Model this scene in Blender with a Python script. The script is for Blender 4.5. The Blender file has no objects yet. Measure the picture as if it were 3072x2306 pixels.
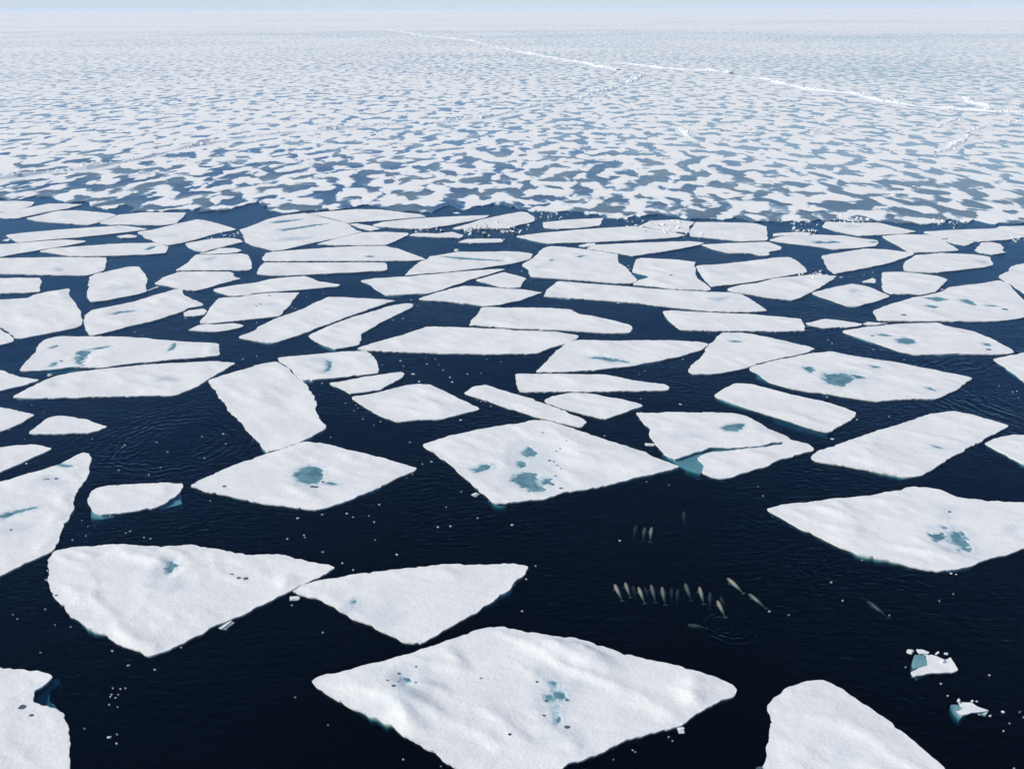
import bpy, bmesh, math, random
import numpy as np
from mathutils import Vector, Matrix, noise
from mathutils.geometry import delaunay_2d_cdt
R = math.radians
random.seed(11)

# ------------------------------------------------------------------ camera, sky, sun, exposure
W, H, F = 3072.0, 2306.0, 2661.0          # photograph size and focal length in its pixels
CAM_H = 80.0
HORIZON_Y = 22.0
PITCH = math.atan((H/2 - HORIZON_Y)/F)
ROLL = -0.0050
fwd = Vector((0, math.cos(PITCH), -math.sin(PITCH)))
r0 = Vector((1, 0, 0)); u0 = Vector((0, math.sin(PITCH), math.cos(PITCH)))
right = r0*math.cos(ROLL) + u0*math.sin(ROLL)
up = -r0*math.sin(ROLL) + u0*math.cos(ROLL)
scene = bpy.context.scene
cam_d = bpy.data.cameras.new("camera"); cam = bpy.data.objects.new("camera", cam_d)
scene.collection.objects.link(cam)
M = Matrix((( right.x, up.x, -fwd.x, 0), (right.y, up.y, -fwd.y, 0), (right.z, up.z, -fwd.z, CAM_H), (0, 0, 0, 1)))
cam.matrix_world = M
cam_d.sensor_width = 36; cam_d.lens = 36*F/W
cam_d.clip_start = 1; cam_d.clip_end = 400000
scene.camera = cam

SUN_EL, SUN_AZ = R(36), R(257)
world = bpy.data.worlds.new("World"); scene.world = world; world.use_nodes = True
nt = world.node_tree
bg = nt.nodes['Background']
sky = nt.nodes.new('ShaderNodeTexSky'); sky.sky_type = 'NISHITA'; sky.sun_disc = False
sky.sun_elevation = SUN_EL; sky.sun_rotation = SUN_AZ
sky.air_density = 1.0; sky.dust_density = 0.6; sky.ozone_density = 1.6; sky.altitude = 80
# polar air: bluer overhead, a pale milky band over the ice near the horizon
tcw = nt.nodes.new('ShaderNodeTexCoord'); sxw = nt.nodes.new('ShaderNodeSeparateXYZ'); nt.links.new(tcw.outputs['Generated'], sxw.inputs[0])
tint = nt.nodes.new('ShaderNodeMix'); tint.data_type = 'RGBA'; tint.blend_type = 'MULTIPLY'; tint.inputs[0].default_value = 1
nt.links.new(sky.outputs[0], tint.inputs[6]); tint.inputs[7].default_value = (0.84, 0.955, 1.08, 1)
mrw = nt.nodes.new('ShaderNodeMapRange'); mrw.interpolation_type = 'SMOOTHSTEP'; nt.links.new(sxw.outputs['Z'], mrw.inputs[0])
mrw.inputs[1].default_value = 0.09; mrw.inputs[2].default_value = 0.0
band = nt.nodes.new('ShaderNodeMix'); band.data_type = 'RGBA'; nt.links.new(mrw.outputs[0], band.inputs[0])
nt.links.new(tint.outputs[2], band.inputs[6]); band.inputs[7].default_value = (6.0, 6.9, 7.85, 1)
nt.links.new(band.outputs[2], bg.inputs[0]); bg.inputs[1].default_value = 0.105
sun_d = bpy.data.lights.new("sun", 'SUN'); sun_d.energy = 3.85; sun_d.angle = R(0.55); sun_d.color = (1.0, 0.935, 0.805)
sun = bpy.data.objects.new("sun", sun_d); scene.collection.objects.link(sun)
sdir = Vector((math.sin(SUN_AZ)*math.cos(SUN_EL), math.cos(SUN_AZ)*math.cos(SUN_EL), math.sin(SUN_EL)))
sun.rotation_euler = sdir.to_track_quat('Z', 'Y').to_euler()
sun.location = (0, 0, 300)
vs = scene.view_settings
vs.view_transform = 'Standard'; vs.look = 'None'; vs.gamma = 1; vs.exposure = 0.0; vs.use_curve_mapping = False
scene.cycles.volume_bounces = 2; scene.cycles.max_bounces = 8; scene.cycles.transparent_max_bounces = 12
scene.cycles.caustics_reflective = False; scene.cycles.caustics_refractive = False

# ------------------------------------------------------------------ photo points to sea level
def at(px, py, z=0.0):
    d = fwd + right*((px - W/2)/F) - up*((py - H/2)/F)
    if d.z > -1e-5: d.z = -1e-5
    t = (z - CAM_H)/d.z
    return Vector((d.x*t, d.y*t, z))
TILE = dict(A=(0,580), B=(760,580), C=(1520,580), D=(2272,580), E=(0,1130), F=(760,1130), G=(1520,1130), H=(2272,1130),
            I=(0,1706), J=(760,1706), K=(1520,1706), L=(2272,1706))
TS = {k: 2.765 for k in TILE}
TILE.update(P=(0,0), Q=(1472,0), N=(1800,1500), M=(2120,1680)); TS.update(P=1.3825, Q=1.3825, N=4.254, M=3.814)
def pix(tok, tile):
    x, y = tok.split(',')[:2]
    return TILE[tile][0] + float(x)/TS[tile], TILE[tile][1] + float(y)/TS[tile]
def parse(s):
    tile = None; out = []
    for tok in s.split():
        if tok in TILE: tile = tok
        else: out.append(pix(tok, tile))
    return out
def poly(s, z=0.0): return [at(x, y, z) for x, y in parse(s)]

# ------------------------------------------------------------------ helpers
col = scene.collection
def link(name, me, parent=None, mat=None):
    o = bpy.data.objects.new(name, me); col.objects.link(o)
    if mat is not None: me.materials.append(mat)
    if parent is not None: o.parent = parent
    return o
def tag(o, label=None, cat=None, group=None, kind=None):
    if label: o['label'] = label
    if cat: o['category'] = cat
    if group: o['group'] = group
    if kind: o['kind'] = kind
    return o
def mesh(name, vs_, fs, smooth=False):
    me = bpy.data.meshes.new(name); me.from_pydata([tuple(v) for v in vs_], [], fs)
    if smooth: me.polygons.foreach_set('use_smooth', [True]*len(me.polygons))
    me.update(); return me
def n3(x, y, z=0.0): return noise.noise(Vector((x, y, z)))
def sstep(a, b, x):
    t = min(1.0, max(0.0, (x-a)/(b-a))); return t*t*(3-2*t)

# ------------------------------------------------------------------ materials
def new_mat(name):
    m = bpy.data.materials.new(name); m.use_nodes = True
    t = m.node_tree; b = t.nodes['Principled BSDF']; return m, t, b
def N(t, kind, **kw):
    n = t.nodes.new(kind)
    for k, v in kw.items():
        if k.startswith('i_'):
            key = k[2:]; key = int(key) if key.isdigit() else key.replace('_', ' ')
            n.inputs[key].default_value = v
        else: setattr(n, k, v)
    return n
def math_(t, op, a, b=None, c=None):
    n = t.nodes.new('ShaderNodeMath'); n.operation = op
    for i, v in enumerate((a, b, c)):
        if v is None: continue
        if isinstance(v, (int, float)): n.inputs[i].default_value = v
        else: t.links.new(v, n.inputs[i])
    return n.outputs[0]
def mixc(t, f, a, b):
    n = t.nodes.new('ShaderNodeMix'); n.data_type = 'RGBA'
    if isinstance(f, (int, float)): n.inputs[0].default_value = f
    else: t.links.new(f, n.inputs[0])
    for i, v in ((6, a), (7, b)):
        if isinstance(v, tuple): n.inputs[i].default_value = v + (1,)
        else: t.links.new(v, n.inputs[i])
    return n.outputs[2]
def ramp(t, v, a, b):
    n = t.nodes.new('ShaderNodeMapRange'); n.interpolation_type = 'SMOOTHSTEP'
    t.links.new(v, n.inputs[0])
    for i, q in ((1, a), (2, b)):
        if isinstance(q, (int, float)): n.inputs[i].default_value = q
        else: t.links.new(q, n.inputs[i])
    return n.outputs[0]
def pos_scaled(t, sx, sy, sz=1.0, rot=0.0):
    g = t.nodes.new('ShaderNodeNewGeometry'); m = t.nodes.new('ShaderNodeMapping')
    m.inputs['Scale'].default_value = (sx, sy, sz); m.inputs['Rotation'].default_value = (0, 0, rot)
    t.links.new(g.outputs['Position'], m.inputs[0]); return m.outputs[0]
def noise_(t, vec, scale, detail=3, rough=0.5, dist=0.0):
    n = N(t, 'ShaderNodeTexNoise', i_Scale=scale, i_Detail=detail, i_Roughness=rough, i_Distortion=dist)
    t.links.new(vec, n.inputs['Vector']); return n.outputs['Fac']

SNOW = (0.80, 0.805, 0.825)
def snow_material():
    m, t, b = new_mat('snow_on_floe')
    P = pos_scaled(t, 1, 1)
    S = pos_scaled(t, 0.42, 1.0, 1.0, R(38))
    big = noise_(t, P, 0.10, 3, 0.5)
    c = mixc(t, ramp(t, big, 0.38, 0.66), (0.80, 0.795, 0.79), (0.86, 0.85, 0.825))
    sp = noise_(t, P, 1.7, 3, 0.65)
    c = mixc(t, math_(t, 'MULTIPLY', ramp(t, sp, 0.60, 0.80), 0.18), c, (0.60, 0.66, 0.74))
    a = N(t, 'ShaderNodeAttribute', attribute_name='slush')
    c = mixc(t, a.outputs['Fac'], c, (0.45, 0.56, 0.63))
    t.links.new(c, b.inputs['Base Color'])
    b.inputs['Roughness'].default_value = 0.75; b.inputs['Specular IOR Level'].default_value = 0.25
    h = math_(t, 'ADD', math_(t, 'MULTIPLY', noise_(t, S, 0.33, 5, 0.62), 0.60), math_(t, 'MULTIPLY', noise_(t, P, 1.9, 4, 0.6), 0.13))
    bp = N(t, 'ShaderNodeBump', i_Strength=1.0, i_Distance=0.5); t.links.new(h, bp.inputs['Height'])
    t.links.new(bp.outputs[0], b.inputs['Normal'])
    return m
def plain_ice_material():
    m, t, b = new_mat('clean_ice')
    P = pos_scaled(t, 1, 1)
    c = mixc(t, noise_(t, P, 0.6, 4), (0.80, 0.83, 0.85), (0.88, 0.885, 0.88))
    t.links.new(c, b.inputs['Base Color']); b.inputs['Roughness'].default_value = 0.6
    bp = N(t, 'ShaderNodeBump', i_Strength=0.7, i_Distance=0.2); t.links.new(noise_(t, P, 2.0, 4), bp.inputs['Height'])
    t.links.new(bp.outputs[0], b.inputs['Normal'])
    return m
def pond_material():
    m, t, b = new_mat('melt_water')
    P = pos_scaled(t, 1, 1)
    c = mixc(t, ramp(t, noise_(t, P, 0.45, 4, 0.6), 0.36, 0.62), (0.09, 0.20, 0.25), (0.16, 0.31, 0.355))
    a = N(t, 'ShaderNodeAttribute', attribute_name='water_depth')      # shallow rims show the pale ice below
    c = mixc(t, ramp(t, a.outputs['Fac'], 0.0, 0.22), (0.46, 0.62, 0.66), c)
    t.links.new(c, b.inputs['Base Color']); b.inputs['Roughness'].default_value = 0.08
    b.inputs['IOR'].default_value = 1.33
    bp = N(t, 'ShaderNodeBump', i_Strength=0.25, i_Distance=0.03); t.links.new(noise_(t, P, 3.5, 2), bp.inputs['Height'])
    t.links.new(bp.outputs[0], b.inputs['Normal'])
    return m
def hole_material():
    m, t, b = new_mat('dark_melt_hole')
    c = mixc(t, noise_(t, pos_scaled(t, 1, 1), 5, 2), (0.05, 0.08, 0.10), (0.13, 0.18, 0.21))
    t.links.new(c, b.inputs['Base Color']); b.inputs['Roughness'].default_value = 0.3
    return m
RINGS = []   # ripple centres, filled from the photograph
for s, lam, reach, amp in (("E 1450,540", 1.9, 22, 0.55), ("E 1000,520", 2.2, 16, 0.4), ("D 2420,1640", 2.6, 46, 0.6), ("K 1850,470", 1.15, 7.0, 0.9), ("K 1780,455", 0.8, 4.0, 0.9),
                           ("G 1850,1500", 1.9, 20, 0.35), ("D 640,1260", 3.0, 30, 0.6), ("I 930,1050", 0.8, 4, 0.5), ("M 1000,520", 1.0, 9, 0.5), ("A 2000,185", 2.0, 30, 0.5), ("C 1600,505", 2.0, 18, 0.5)):
    p = poly(s)[0]; RINGS.append((p.x, p.y, lam, reach, amp))
def water_material():
    m, t, b = new_mat('sea_water')
    t.nodes.remove(b); out = t.nodes['Material Output']
    g = t.nodes.new('ShaderNodeNewGeometry')
    P = pos_scaled(t, 1, 1); Wv = pos_scaled(t, 0.55, 1.0, 1.0, R(-14))
    w1 = noise_(t, Wv, 1.05, 3, 0.55, 0.4)
    w2 = noise_(t, P, 0.16, 2, 0.5)
    patch = ramp(t, noise_(t, P, 0.028, 2, 0.5), 0.30, 0.62)
    h = math_(t, 'MULTIPLY', w1, math_(t, 'MULTIPLY_ADD', patch, 0.11, 0.045))
    h = math_(t, 'ADD', h, math_(t, 'MULTIPLY', w2, 0.10))
    for (x, y, lam, reach, amp) in RINGS:
        d = N(t, 'ShaderNodeVectorMath', operation='DISTANCE'); t.links.new(g.outputs['Position'], d.inputs[0]); d.inputs[1].default_value = (x, y, 0)
        r = math_(t, 'ADD', d.outputs['Value'], math_(t, 'MULTIPLY', noise_(t, P, 0.22, 3), lam*3.0))
        s = math_(t, 'SINE', math_(t, 'MULTIPLY', r, 2*math.pi/lam))
        f = math_(t, 'MULTIPLY', ramp(t, d.outputs['Value'], reach, reach*0.45), ramp(t, d.outputs['Value'], reach*0.12, reach*0.5))
        f = math_(t, 'MULTIPLY', f, ramp(t, noise_(t, P, 0.11, 2), 0.34, 0.6))
        h = math_(t, 'ADD', h, math_(t, 'MULTIPLY', math_(t, 'MULTIPLY', s, f), 0.030*amp*lam))
    bp = N(t, 'ShaderNodeBump', i_Strength=1.0, i_Distance=1.0); t.links.new(h, bp.inputs['Height'])
    # Schlick reflectance, the same from above and from below so that sunlight reaches what floats under the surface
    dt = N(t, 'ShaderNodeVectorMath', operation='DOT_PRODUCT'); t.links.new(g.outputs['Incoming'], dt.inputs[0]); t.links.new(bp.outputs[0], dt.inputs[1])
    ca = math_(t, 'MINIMUM', math_(t, 'ABSOLUTE', dt.outputs['Value']), 1.0)
    fr_out = math_(t, 'MULTIPLY_ADD', math_(t, 'POWER', math_(t, 'SUBTRACT', 1.0, ca), 4.6), 0.97, 0.022)
    gl = N(t, 'ShaderNodeBsdfGlossy', i_Roughness=0.16); gl.inputs['Color'].default_value = (0.44, 0.72, 1.0, 1); t.links.new(bp.outputs[0], gl.inputs['Normal'])
    tr = N(t, 'ShaderNodeBsdfTransparent')
    mx = t.nodes.new('ShaderNodeMixShader'); t.links.new(fr_out, mx.inputs[0]); t.links.new(tr.outputs[0], mx.inputs[1]); t.links.new(gl.outputs[0], mx.inputs[2])
    t.links.new(mx.outputs[0], out.inputs['Surface'])
    va = N(t, 'ShaderNodeVolumeAbsorption', i_Density=2.2); va.inputs['Color'].default_value = (0.30, 0.60, 0.66, 1)
    t.links.new(va.outputs[0], out.inputs['Volume'])
    return m
def backing_material():
    m, t, b = new_mat('navy_water_backing')
    c = mixc(t, noise_(t, pos_scaled(t, 1, 1), 0.01, 2), (0.001, 0.010, 0.030), (0.001, 0.014, 0.045))  # navy of light scattered in deep water, put into the sheet's colour
    t.links.new(c, b.inputs['Base Color']); b.inputs['Roughness'].default_value = 1; b.inputs['Specular IOR Level'].default_value = 0
    return m
def pack_material():
    m, t, b = new_mat('ponded_pack_ice')
    out = t.nodes['Material Output']
    g = t.nodes.new('ShaderNodeNewGeometry'); sx = t.nodes.new('ShaderNodeSeparateXYZ'); t.links.new(g.outputs['Position'], sx.inputs[0])
    P = pos_scaled(t, 0.72, 1.0, 1.0, R(8))
    big = noise_(t, pos_scaled(t, 1, 1), 0.0028, 3, 0.55)
    huge = noise_(t, pos_scaled(t, 0.35, 1), 0.00055, 3, 0.6)
    PL = pos_scaled(t, 1.02, 0.60, 1.0, 0); PR = PL
    fine = noise_(t, PL, 0.098, 3, 0.46, 0.35)
    fine = math_(t, 'ADD', fine, math_(t, 'MULTIPLY', ramp(t, sx.outputs['Y'], 680.0, 420.0), 0.035))
    fine = math_(t, 'ADD', fine, math_(t, 'MULTIPLY', math_(t, 'MULTIPLY', ramp(t, sx.outputs['X'], 60.0, -120.0), ramp(t, sx.outputs['Y'], 620.0, 470.0)), 0.035))
    n = math_(t, 'ADD', fine, math_(t, 'MULTIPLY', math_(t, 'SUBTRACT', big, 0.5), 0.22))
    n = math_(t, 'ADD', n, math_(t, 'MULTIPLY', math_(t, 'SUBTRACT', huge, 0.47), 0.55))
    far = math_(t, 'ADD', 0.25, math_(t, 'ADD', ramp(t, sx.outputs['Y'], 450.0, 1600.0), math_(t, 'MULTIPLY', ramp(t, sx.outputs['Y'], 1500.0, 7000.0), 2.6)))
    n = math_(t, 'SUBTRACT', n, math_(t, 'MULTIPLY', far, 0.037))
    pond = ramp(t, n, 0.505, 0.530)
    wide = ramp(t, n, 0.44, 0.53)
    # open holes near the broken front, shallow ponds farther in; more of them on the left
    front = ramp(t, math_(t, 'ADD', math_(t, 'MULTIPLY_ADD', sx.outputs['X'], 0.35, sx.outputs['Y']), math_(t, 'MULTIPLY', big, -260.0)), 500.0, 240.0)
    deep = math_(t, 'MULTIPLY', ramp(t, n, 0.53, 0.57), front)
    sn = noise_(t, pos_scaled(t, 1, 1), 0.05, 4, 0.6)
    snow = mixc(t, ramp(t, sn, 0.35, 0.65), (0.87, 0.855, 0.84), (0.92, 0.90, 0.87))
    snow = mixc(t, math_(t, 'MULTIPLY', wide, 0.16), snow, (0.58, 0.66, 0.74))
    pc = mixc(t, ramp(t, sx.outputs['X'], -150.0, 260.0), (0.075, 0.20, 0.42), (0.26, 0.37, 0.47))
    pc = mixc(t, ramp(t, noise_(t, pos_scaled(t, 1, 1), 0.03, 3), 0.35, 0.65), pc, (0.33, 0.43, 0.50))
    pc = mixc(t, math_(t, 'MULTIPLY', ramp(t, sx.outputs['Y'], 600.0, 2600.0), 0.65), pc, (0.56, 0.66, 0.73))   # haze-like distance fade painted into the pond colour
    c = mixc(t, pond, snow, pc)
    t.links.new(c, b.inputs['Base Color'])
    t.links.new(math_(t, 'MULTIPLY_ADD', pond, -0.6, 0.8), b.inputs['Roughness'])
    b.inputs['IOR'].default_value = 1.33
    bp = N(t, 'ShaderNodeBump', i_Strength=1.0, i_Distance=0.35)
    hh = math_(t, 'MULTIPLY', math_(t, 'ADD', math_(t, 'MULTIPLY', noise_(t, pos_scaled(t, 1, 1), 0.35, 3), 0.5), math_(t, 'MULTIPLY', wide, -0.1)), math_(t, 'SUBTRACT', 1.0, pond))
    t.links.new(hh, bp.inputs['Height']); t.links.new(bp.outputs[0], b.inputs['Normal'])
    tr = t.nodes.new('ShaderNodeBsdfTransparent'); mx = t.nodes.new('ShaderNodeMixShader')
    t.links.new(math_(t, 'MULTIPLY', deep, 0.5), mx.inputs[0]); t.links.new(b.outputs[0], mx.inputs[1]); t.links.new(tr.outputs[0], mx.inputs[2])
    t.links.new(mx.outputs[0], out.inputs['Surface'])
    return m
def whale_material(name, c1, c2, spots):
    m, t, b = new_mat(name)
    tc = t.nodes.new('ShaderNodeTexCoord')
    a = noise_(t, tc.outputs['Object'], 5.5, 4, 0.7)
    base = mixc(t, ramp(t, a, 0.48, 0.58), c1, c2)
    sx = t.nodes.new('ShaderNodeSeparateXYZ'); t.links.new(tc.outputs['Object'], sx.inputs[0])
    hd = ramp(t, sx.outputs['X'], 0.9, 1.55)
    c = mixc(t, math_(t, 'MULTIPLY', hd, 0.75), base, spots)
    t.links.new(c, b.inputs['Base Color']); b.inputs['Roughness'].default_value = 0.32
    return m
mat_snow = snow_material(); mat_ice = plain_ice_material(); mat_pond = pond_material(); mat_hole = hole_material()
mat_water = water_material(); mat_backing = backing_material(); mat_pack = pack_material()

# ------------------------------------------------------------------ the setting: sea, and an added backing sheet under it
def box(name, x0, x1, y0, y1, z0, z1, mat):
    v = [(x, y, z) for z in (z0, z1) for y in (y0, y1) for x in (x0, x1)]
    f = [(0,2,3,1), (4,5,7,6), (0,1,5,4), (2,6,7,3), (0,4,6,2), (1,3,7,5)]
    return link(name, mesh(name, v, f), None, mat)
tag(box('water', -90000, 90000, -300, 80000, -9.0, 0.0, mat_water), kind='structure')
backing = link('water_backing', mesh('water_backing', [(-90100,-310,-9.05),(90100,-310,-9.05),(90100,80100,-9.05),(-90100,80100,-9.05)], [(0,1,2,3)]), None, mat_backing)  # added opaque sheet, stops sky light showing through from below
tag(backing, kind='structure')

# ------------------------------------------------------------------ pack ice sheet
FRONT = ("A -900,60 -300,50 0,40 150,52 280,20 420,25 560,70 700,60 740,100 940,130 1010,95 1120,110 1060,148 1360,148 1420,135 1620,125 1700,100 1640,150 1880,135 1960,108 "
         "B 30,60 110,100 130,140 290,163 400,152 460,142 780,122 870,100 950,92 1040,100 1140,135 1240,150 1500,152 1560,110 1620,95 1750,130 1900,90 "
         "C 0,100 130,125 260,145 420,150 500,143 600,150 700,175 760,165 820,200 1000,210 1060,180 1100,190 1200,170 1380,185 1560,210 1700,208 1900,200 2060,235 "
         "D 0,235 200,232 350,225 550,212 900,228 1100,225 1180,252 1250,245 1400,250 1560,240 1600,215 1750,230 1800,210 2000,250 2212,240 3000,240")
def resample(pts, step, closed=True):
    out = []; n = len(pts)
    for i in range(n if closed else n-1):
        a, b = pts[i], pts[(i+1) % n]; L = (b-a).length; k = max(1, int(round(L/step)))
        for j in range(k): out.append(a.lerp(b, j/k))
    if not closed: out.append(pts[-1])
    return out
fr = resample(poly(FRONT, 0.3), 2.5, False)
front = []
for p in fr:
    q = p + Vector((n3(p.x/6, p.y/6, 3)*2.2, n3(p.x/5, p.y/5, 9)*4.0, 0)); front.append(q)
YF = 62000.0
top = [(-20000.0, front[0].y, 0.3)] + [tuple(p) for p in front] + [(20000.0, front[-1].y, 0.3), (60000.0, 12000.0, 0.3), (60000.0, YF, 0.3), (-60000.0, YF*0.86, 0.3), (-60000.0, 12000.0, 0.3)]
res = delaunay_2d_cdt([Vector(p[:2]) for p in top], [], [list(range(len(top)))], 1, 1e-4)
vv = [(v.x, v.y, 0.3) for v in res[0]]; ff = [tuple(f) for f in res[2]]
nb = len(vv); k0 = len(vv)
idx = {(round(v.x, 3), round(v.y, 3)): i for i, v in enumerate(res[0])}
for p in top: vv.append((p[0], p[1]+0.0, -1.0))
for i in range(len(front)+1):
    ia = idx.get((round(top[i][0], 3), round(top[i][1], 3))); ib = idx.get((round(top[i+1][0], 3), round(top[i+1][1], 3)))
    if ia is None: ia = min(range(nb), key=lambda q: abs(vv[q][0]-top[i][0])+abs(vv[q][1]-top[i][1]))
    if ib is None: ib = min(range(nb), key=lambda q: abs(vv[q][0]-top[i+1][0])+abs(vv[q][1]-top[i+1][1]))
    if ia != ib: ff.append((ia, k0+i, k0+i+1, ib))
tag(link('pack_ice', mesh('pack_ice', vv, ff), None, mat_pack), kind='structure')

# ------------------------------------------------------------------ ice floes
def round_corners(pts, rmax):
    out = []; n = len(pts)
    for i in range(n):
        a, b, c = pts[i-1], pts[i], pts[(i+1) % n]
        d1 = (a-b); d2 = (c-b); l1, l2 = d1.length, d2.length
        if l1 < 1e-6 or l2 < 1e-6: continue
        k = min(rmax, 0.3*l1, 0.3*l2)
        p1 = b + d1*(k/l1); p2 = b + d2*(k/l2)
        out += [p1, (p1 + p2)*0.25 + b*0.5, p2]
    return out
def area2(P): return 0.5*sum(P[i-1].x*P[i].y - P[i].x*P[i-1].y for i in range(len(P)))
def sdist(pts, polyg):
    """signed distance (negative inside) of an (n,2) array to a polygon, chunked"""
    A = np.array([(p.x, p.y) for p in polyg]); B = np.roll(A, -1, 0); D = B - A; L2 = (D**2).sum(1) + 1e-12
    out = np.empty(len(pts))
    for s in range(0, len(pts), 2000):
        q = pts[s:s+2000]; r = q[:, None, :] - A[None]
        tt = np.clip((r*D[None]).sum(2)/L2[None], 0, 1)
        dd = np.sqrt((((r - tt[..., None]*D[None])**2).sum(2)).min(1))
        yi, yj = A[:, 1][None], B[:, 1][None]; y = q[:, 1:2]; x = q[:, 0:1]
        cross = ((yi > y) != (yj > y)) & (x < (B[:, 0]-A[:, 0])[None]*(y-yi)/(yj-yi+1e-12) + A[:, 0][None])
        ins = cross.sum(1) % 2 == 1
        out[s:s+2000] = np.where(ins, -dd, dd)
    return out
LEVEL = 0.19
def build_floe(label, outline, ponds=(), holes=(), shelves=(), relief=None, name='ice_floe', cat='ice floe', group='flat ice floes adrift in front of the pack ice', seed=None, slushes=()):
    pts = poly(outline, 0.32)
    if area2(pts) < 0: pts.reverse()
    c0 = sum(pts, Vector())/len(pts); dist = math.hypot(c0.y, CAM_H)
    sd = seed if seed is not None else (hash_s(outline) % 997)*1.37
    size = math.sqrt(abs(area2(pts)))
    k = dist/130.0
    step = max(0.30, min(1.5, 0.32*k)); g = max(0.65, min(2.6, 0.62*k)); g = min(g, size/8)
    B0 = resample(round_corners(pts, min(0.8, size*0.04)), min(step, size/14))
    n = len(B0); B = []; amp = min(1.0, size/6)
    for i, p in enumerate(B0):
        t = (B0[(i+1) % n] - B0[i-1]); nr = Vector((t.y, -t.x, 0)); nr = nr.normalized() if nr.length > 1e-9 else Vector((1,0,0))
        d = amp*(0.40*n3(p.x/4.5, p.y/4.5, sd) + 0.24*n3(p.x/1.4, p.y/1.4, sd+5) + 0.12*n3(p.x/0.6, p.y/0.6, sd+7) - 0.55*max(0, n3(p.x/1.1, p.y/1.1, sd+11)-0.25))
        B.append((p + nr*d, nr))
    Bp = [b[0] for b in B]
    xs = [p.x for p in Bp]; ys = [p.y for p in Bp]; rng = random.Random(int(sd*10)+1)
    gx = np.arange(min(xs), max(xs), g); gy = np.arange(min(ys), max(ys), g*0.9)
    GX, GY = np.meshgrid(gx, gy); GX = GX + (np.arange(len(gy)) % 2)[:, None]*g*0.5
    nprng = np.random.RandomState(int(sd*10) % 100000)
    G = np.stack([GX.ravel(), GY.ravel()], 1) + nprng.uniform(-g*0.18, g*0.18, (GX.size, 2))
    pondpolys = []
    for s in ponds:
        rough = 0.55
        if isinstance(s, tuple): s, rough = s
        pp = poly(s, 0.3); pondpolys.append((pp, rough))
    extra = []
    for pp, _ in pondpolys:
        psz = math.sqrt(abs(area2(pp))) ; h = max(0.22, min(1.4, 0.24*k), psz/40)
        x0, x1 = min(p.x for p in pp)-1.2, max(p.x for p in pp)+1.2; y0, y1 = min(p.y for p in pp)-1.2, max(p.y for p in pp)+1.2
        X, Y = np.meshgrid(np.arange(x0, x1, h), np.arange(y0, y1, h)); e = np.stack([X.ravel(), Y.ravel()], 1); e += nprng.uniform(-h*.2, h*.2, e.shape)
        extra.append(e[sdist(e, pp) < 1.1])
    if extra:
        keep = np.ones(len(G), bool)
        for pp, _ in pondpolys: keep &= sdist(G, pp) > 1.1
        G = np.concatenate([G[keep]] + extra)
    G = G[sdist(G, Bp) < -0.3*min(g, step*1.5)]
    V = [Vector((p.x, p.y)) for p in Bp] + [Vector((float(a), float(b))) for a, b in G]
    res = delaunay_2d_cdt(V, [], [list(range(len(Bp)))], 1, 1e-4)
    co = np.array([(v.x, v.y) for v in res[0]]); tris = [tuple(f) for f in res[2]]
    # constrained outline in the result, in order
    omap = {}
    for new, olds in enumerate(res[3]):
        for o_ in olds: omap[o_] = new
    ring = [omap[i] for i in range(len(Bp)) if i in omap]
    A = 0.68*(relief if relief is not None else min(0.30, 0.018*size))
    edge = -sdist(co, Bp)
    z = np.empty(len(co)); slush = np.zeros(len(co))
    for i, (x, y) in enumerate(co):
        u = x*0.83 - y*0.56; v = x*0.56 + y*0.83      # drifts run obliquely
        hgt = 0.6*n3(u/19, v/9, sd) + 0.35*n3(u/7.5, v/3.6, sd+20) + 0.9*(1-abs(n3(u/15, v/4.5, sd+30)))**5*max(0, 0.4+n3(u/11, v/11, sd+50)) + 0.16*n3(u/3, v/1.3, sd+40) - 0.25
        z[i] = 0.26*min(1.0, 0.25 + size/8) + A*(hgt*2.0 + 0.3)*sstep(0, 2.2, edge[i]) + 0.05*n3(x/1.3, y/1.3, sd)
    z = np.maximum(z, LEVEL + 0.035 if pondpolys else (0.12 if size > 3 else 0.05))
    isp = np.zeros(len(co), bool)
    for pp, rough in pondpolys:
        s = sdist(co, pp); psz = math.sqrt(abs(area2(pp)))
        for i in np.nonzero(s < max(4.0, psz*0.5))[0]:
            x, y = co[i]; wl = max(0.8, psz*0.16)
            d = s[i] + min(rough, psz*rough*0.3)*(1.5*n3(x/wl, y/wl, sd+60) + 1.0*n3(x/wl*2.7, y/wl*2.7, sd+70))
            near = 1 - sstep(0, max(2.5, psz*0.3), d)
            z[i] = z[i]*(1-near) + max(LEVEL + 0.035, min(z[i], LEVEL + 0.06))*near
            w_ = 1 - sstep(-0.25, 0.35, d); z[i] = z[i]*(1-w_) + (LEVEL - 0.35)*w_
            slush[i] = max(slush[i], 0.75*(1 - sstep(0.0, max(1.3, psz*0.2), d)))
            isp[i] |= d < 0.9
    for sl, st in slushes:
        pp = poly(sl, 0.3); s = sdist(co, pp)
        for i in np.nonzero(s < 6)[0]:
            x, y = co[i]; d = s[i] + 2.5*n3(x/2.5, y/2.5, sd+80)
            slush[i] = max(slush[i], st*(1 - sstep(-1.0, 2.5, d)))
    verts = [(co[i][0], co[i][1], z[i]) for i in range(len(co))]
    faces = list(tris); smooth = [True]*len(faces)
    nr_ = len(ring); base = len(verts)
    offs = []
    for i, ri in enumerate(ring):
        x, y = co[ri]; j = min(i, n-1); nr = B[j][1]
        sh = n3(x/11, y/11, sd+90)
        o_ = -0.8 + 2.8*max(0.0, sh-0.18)*min(1, size/10)
        offs.append((nr, o_))
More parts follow.
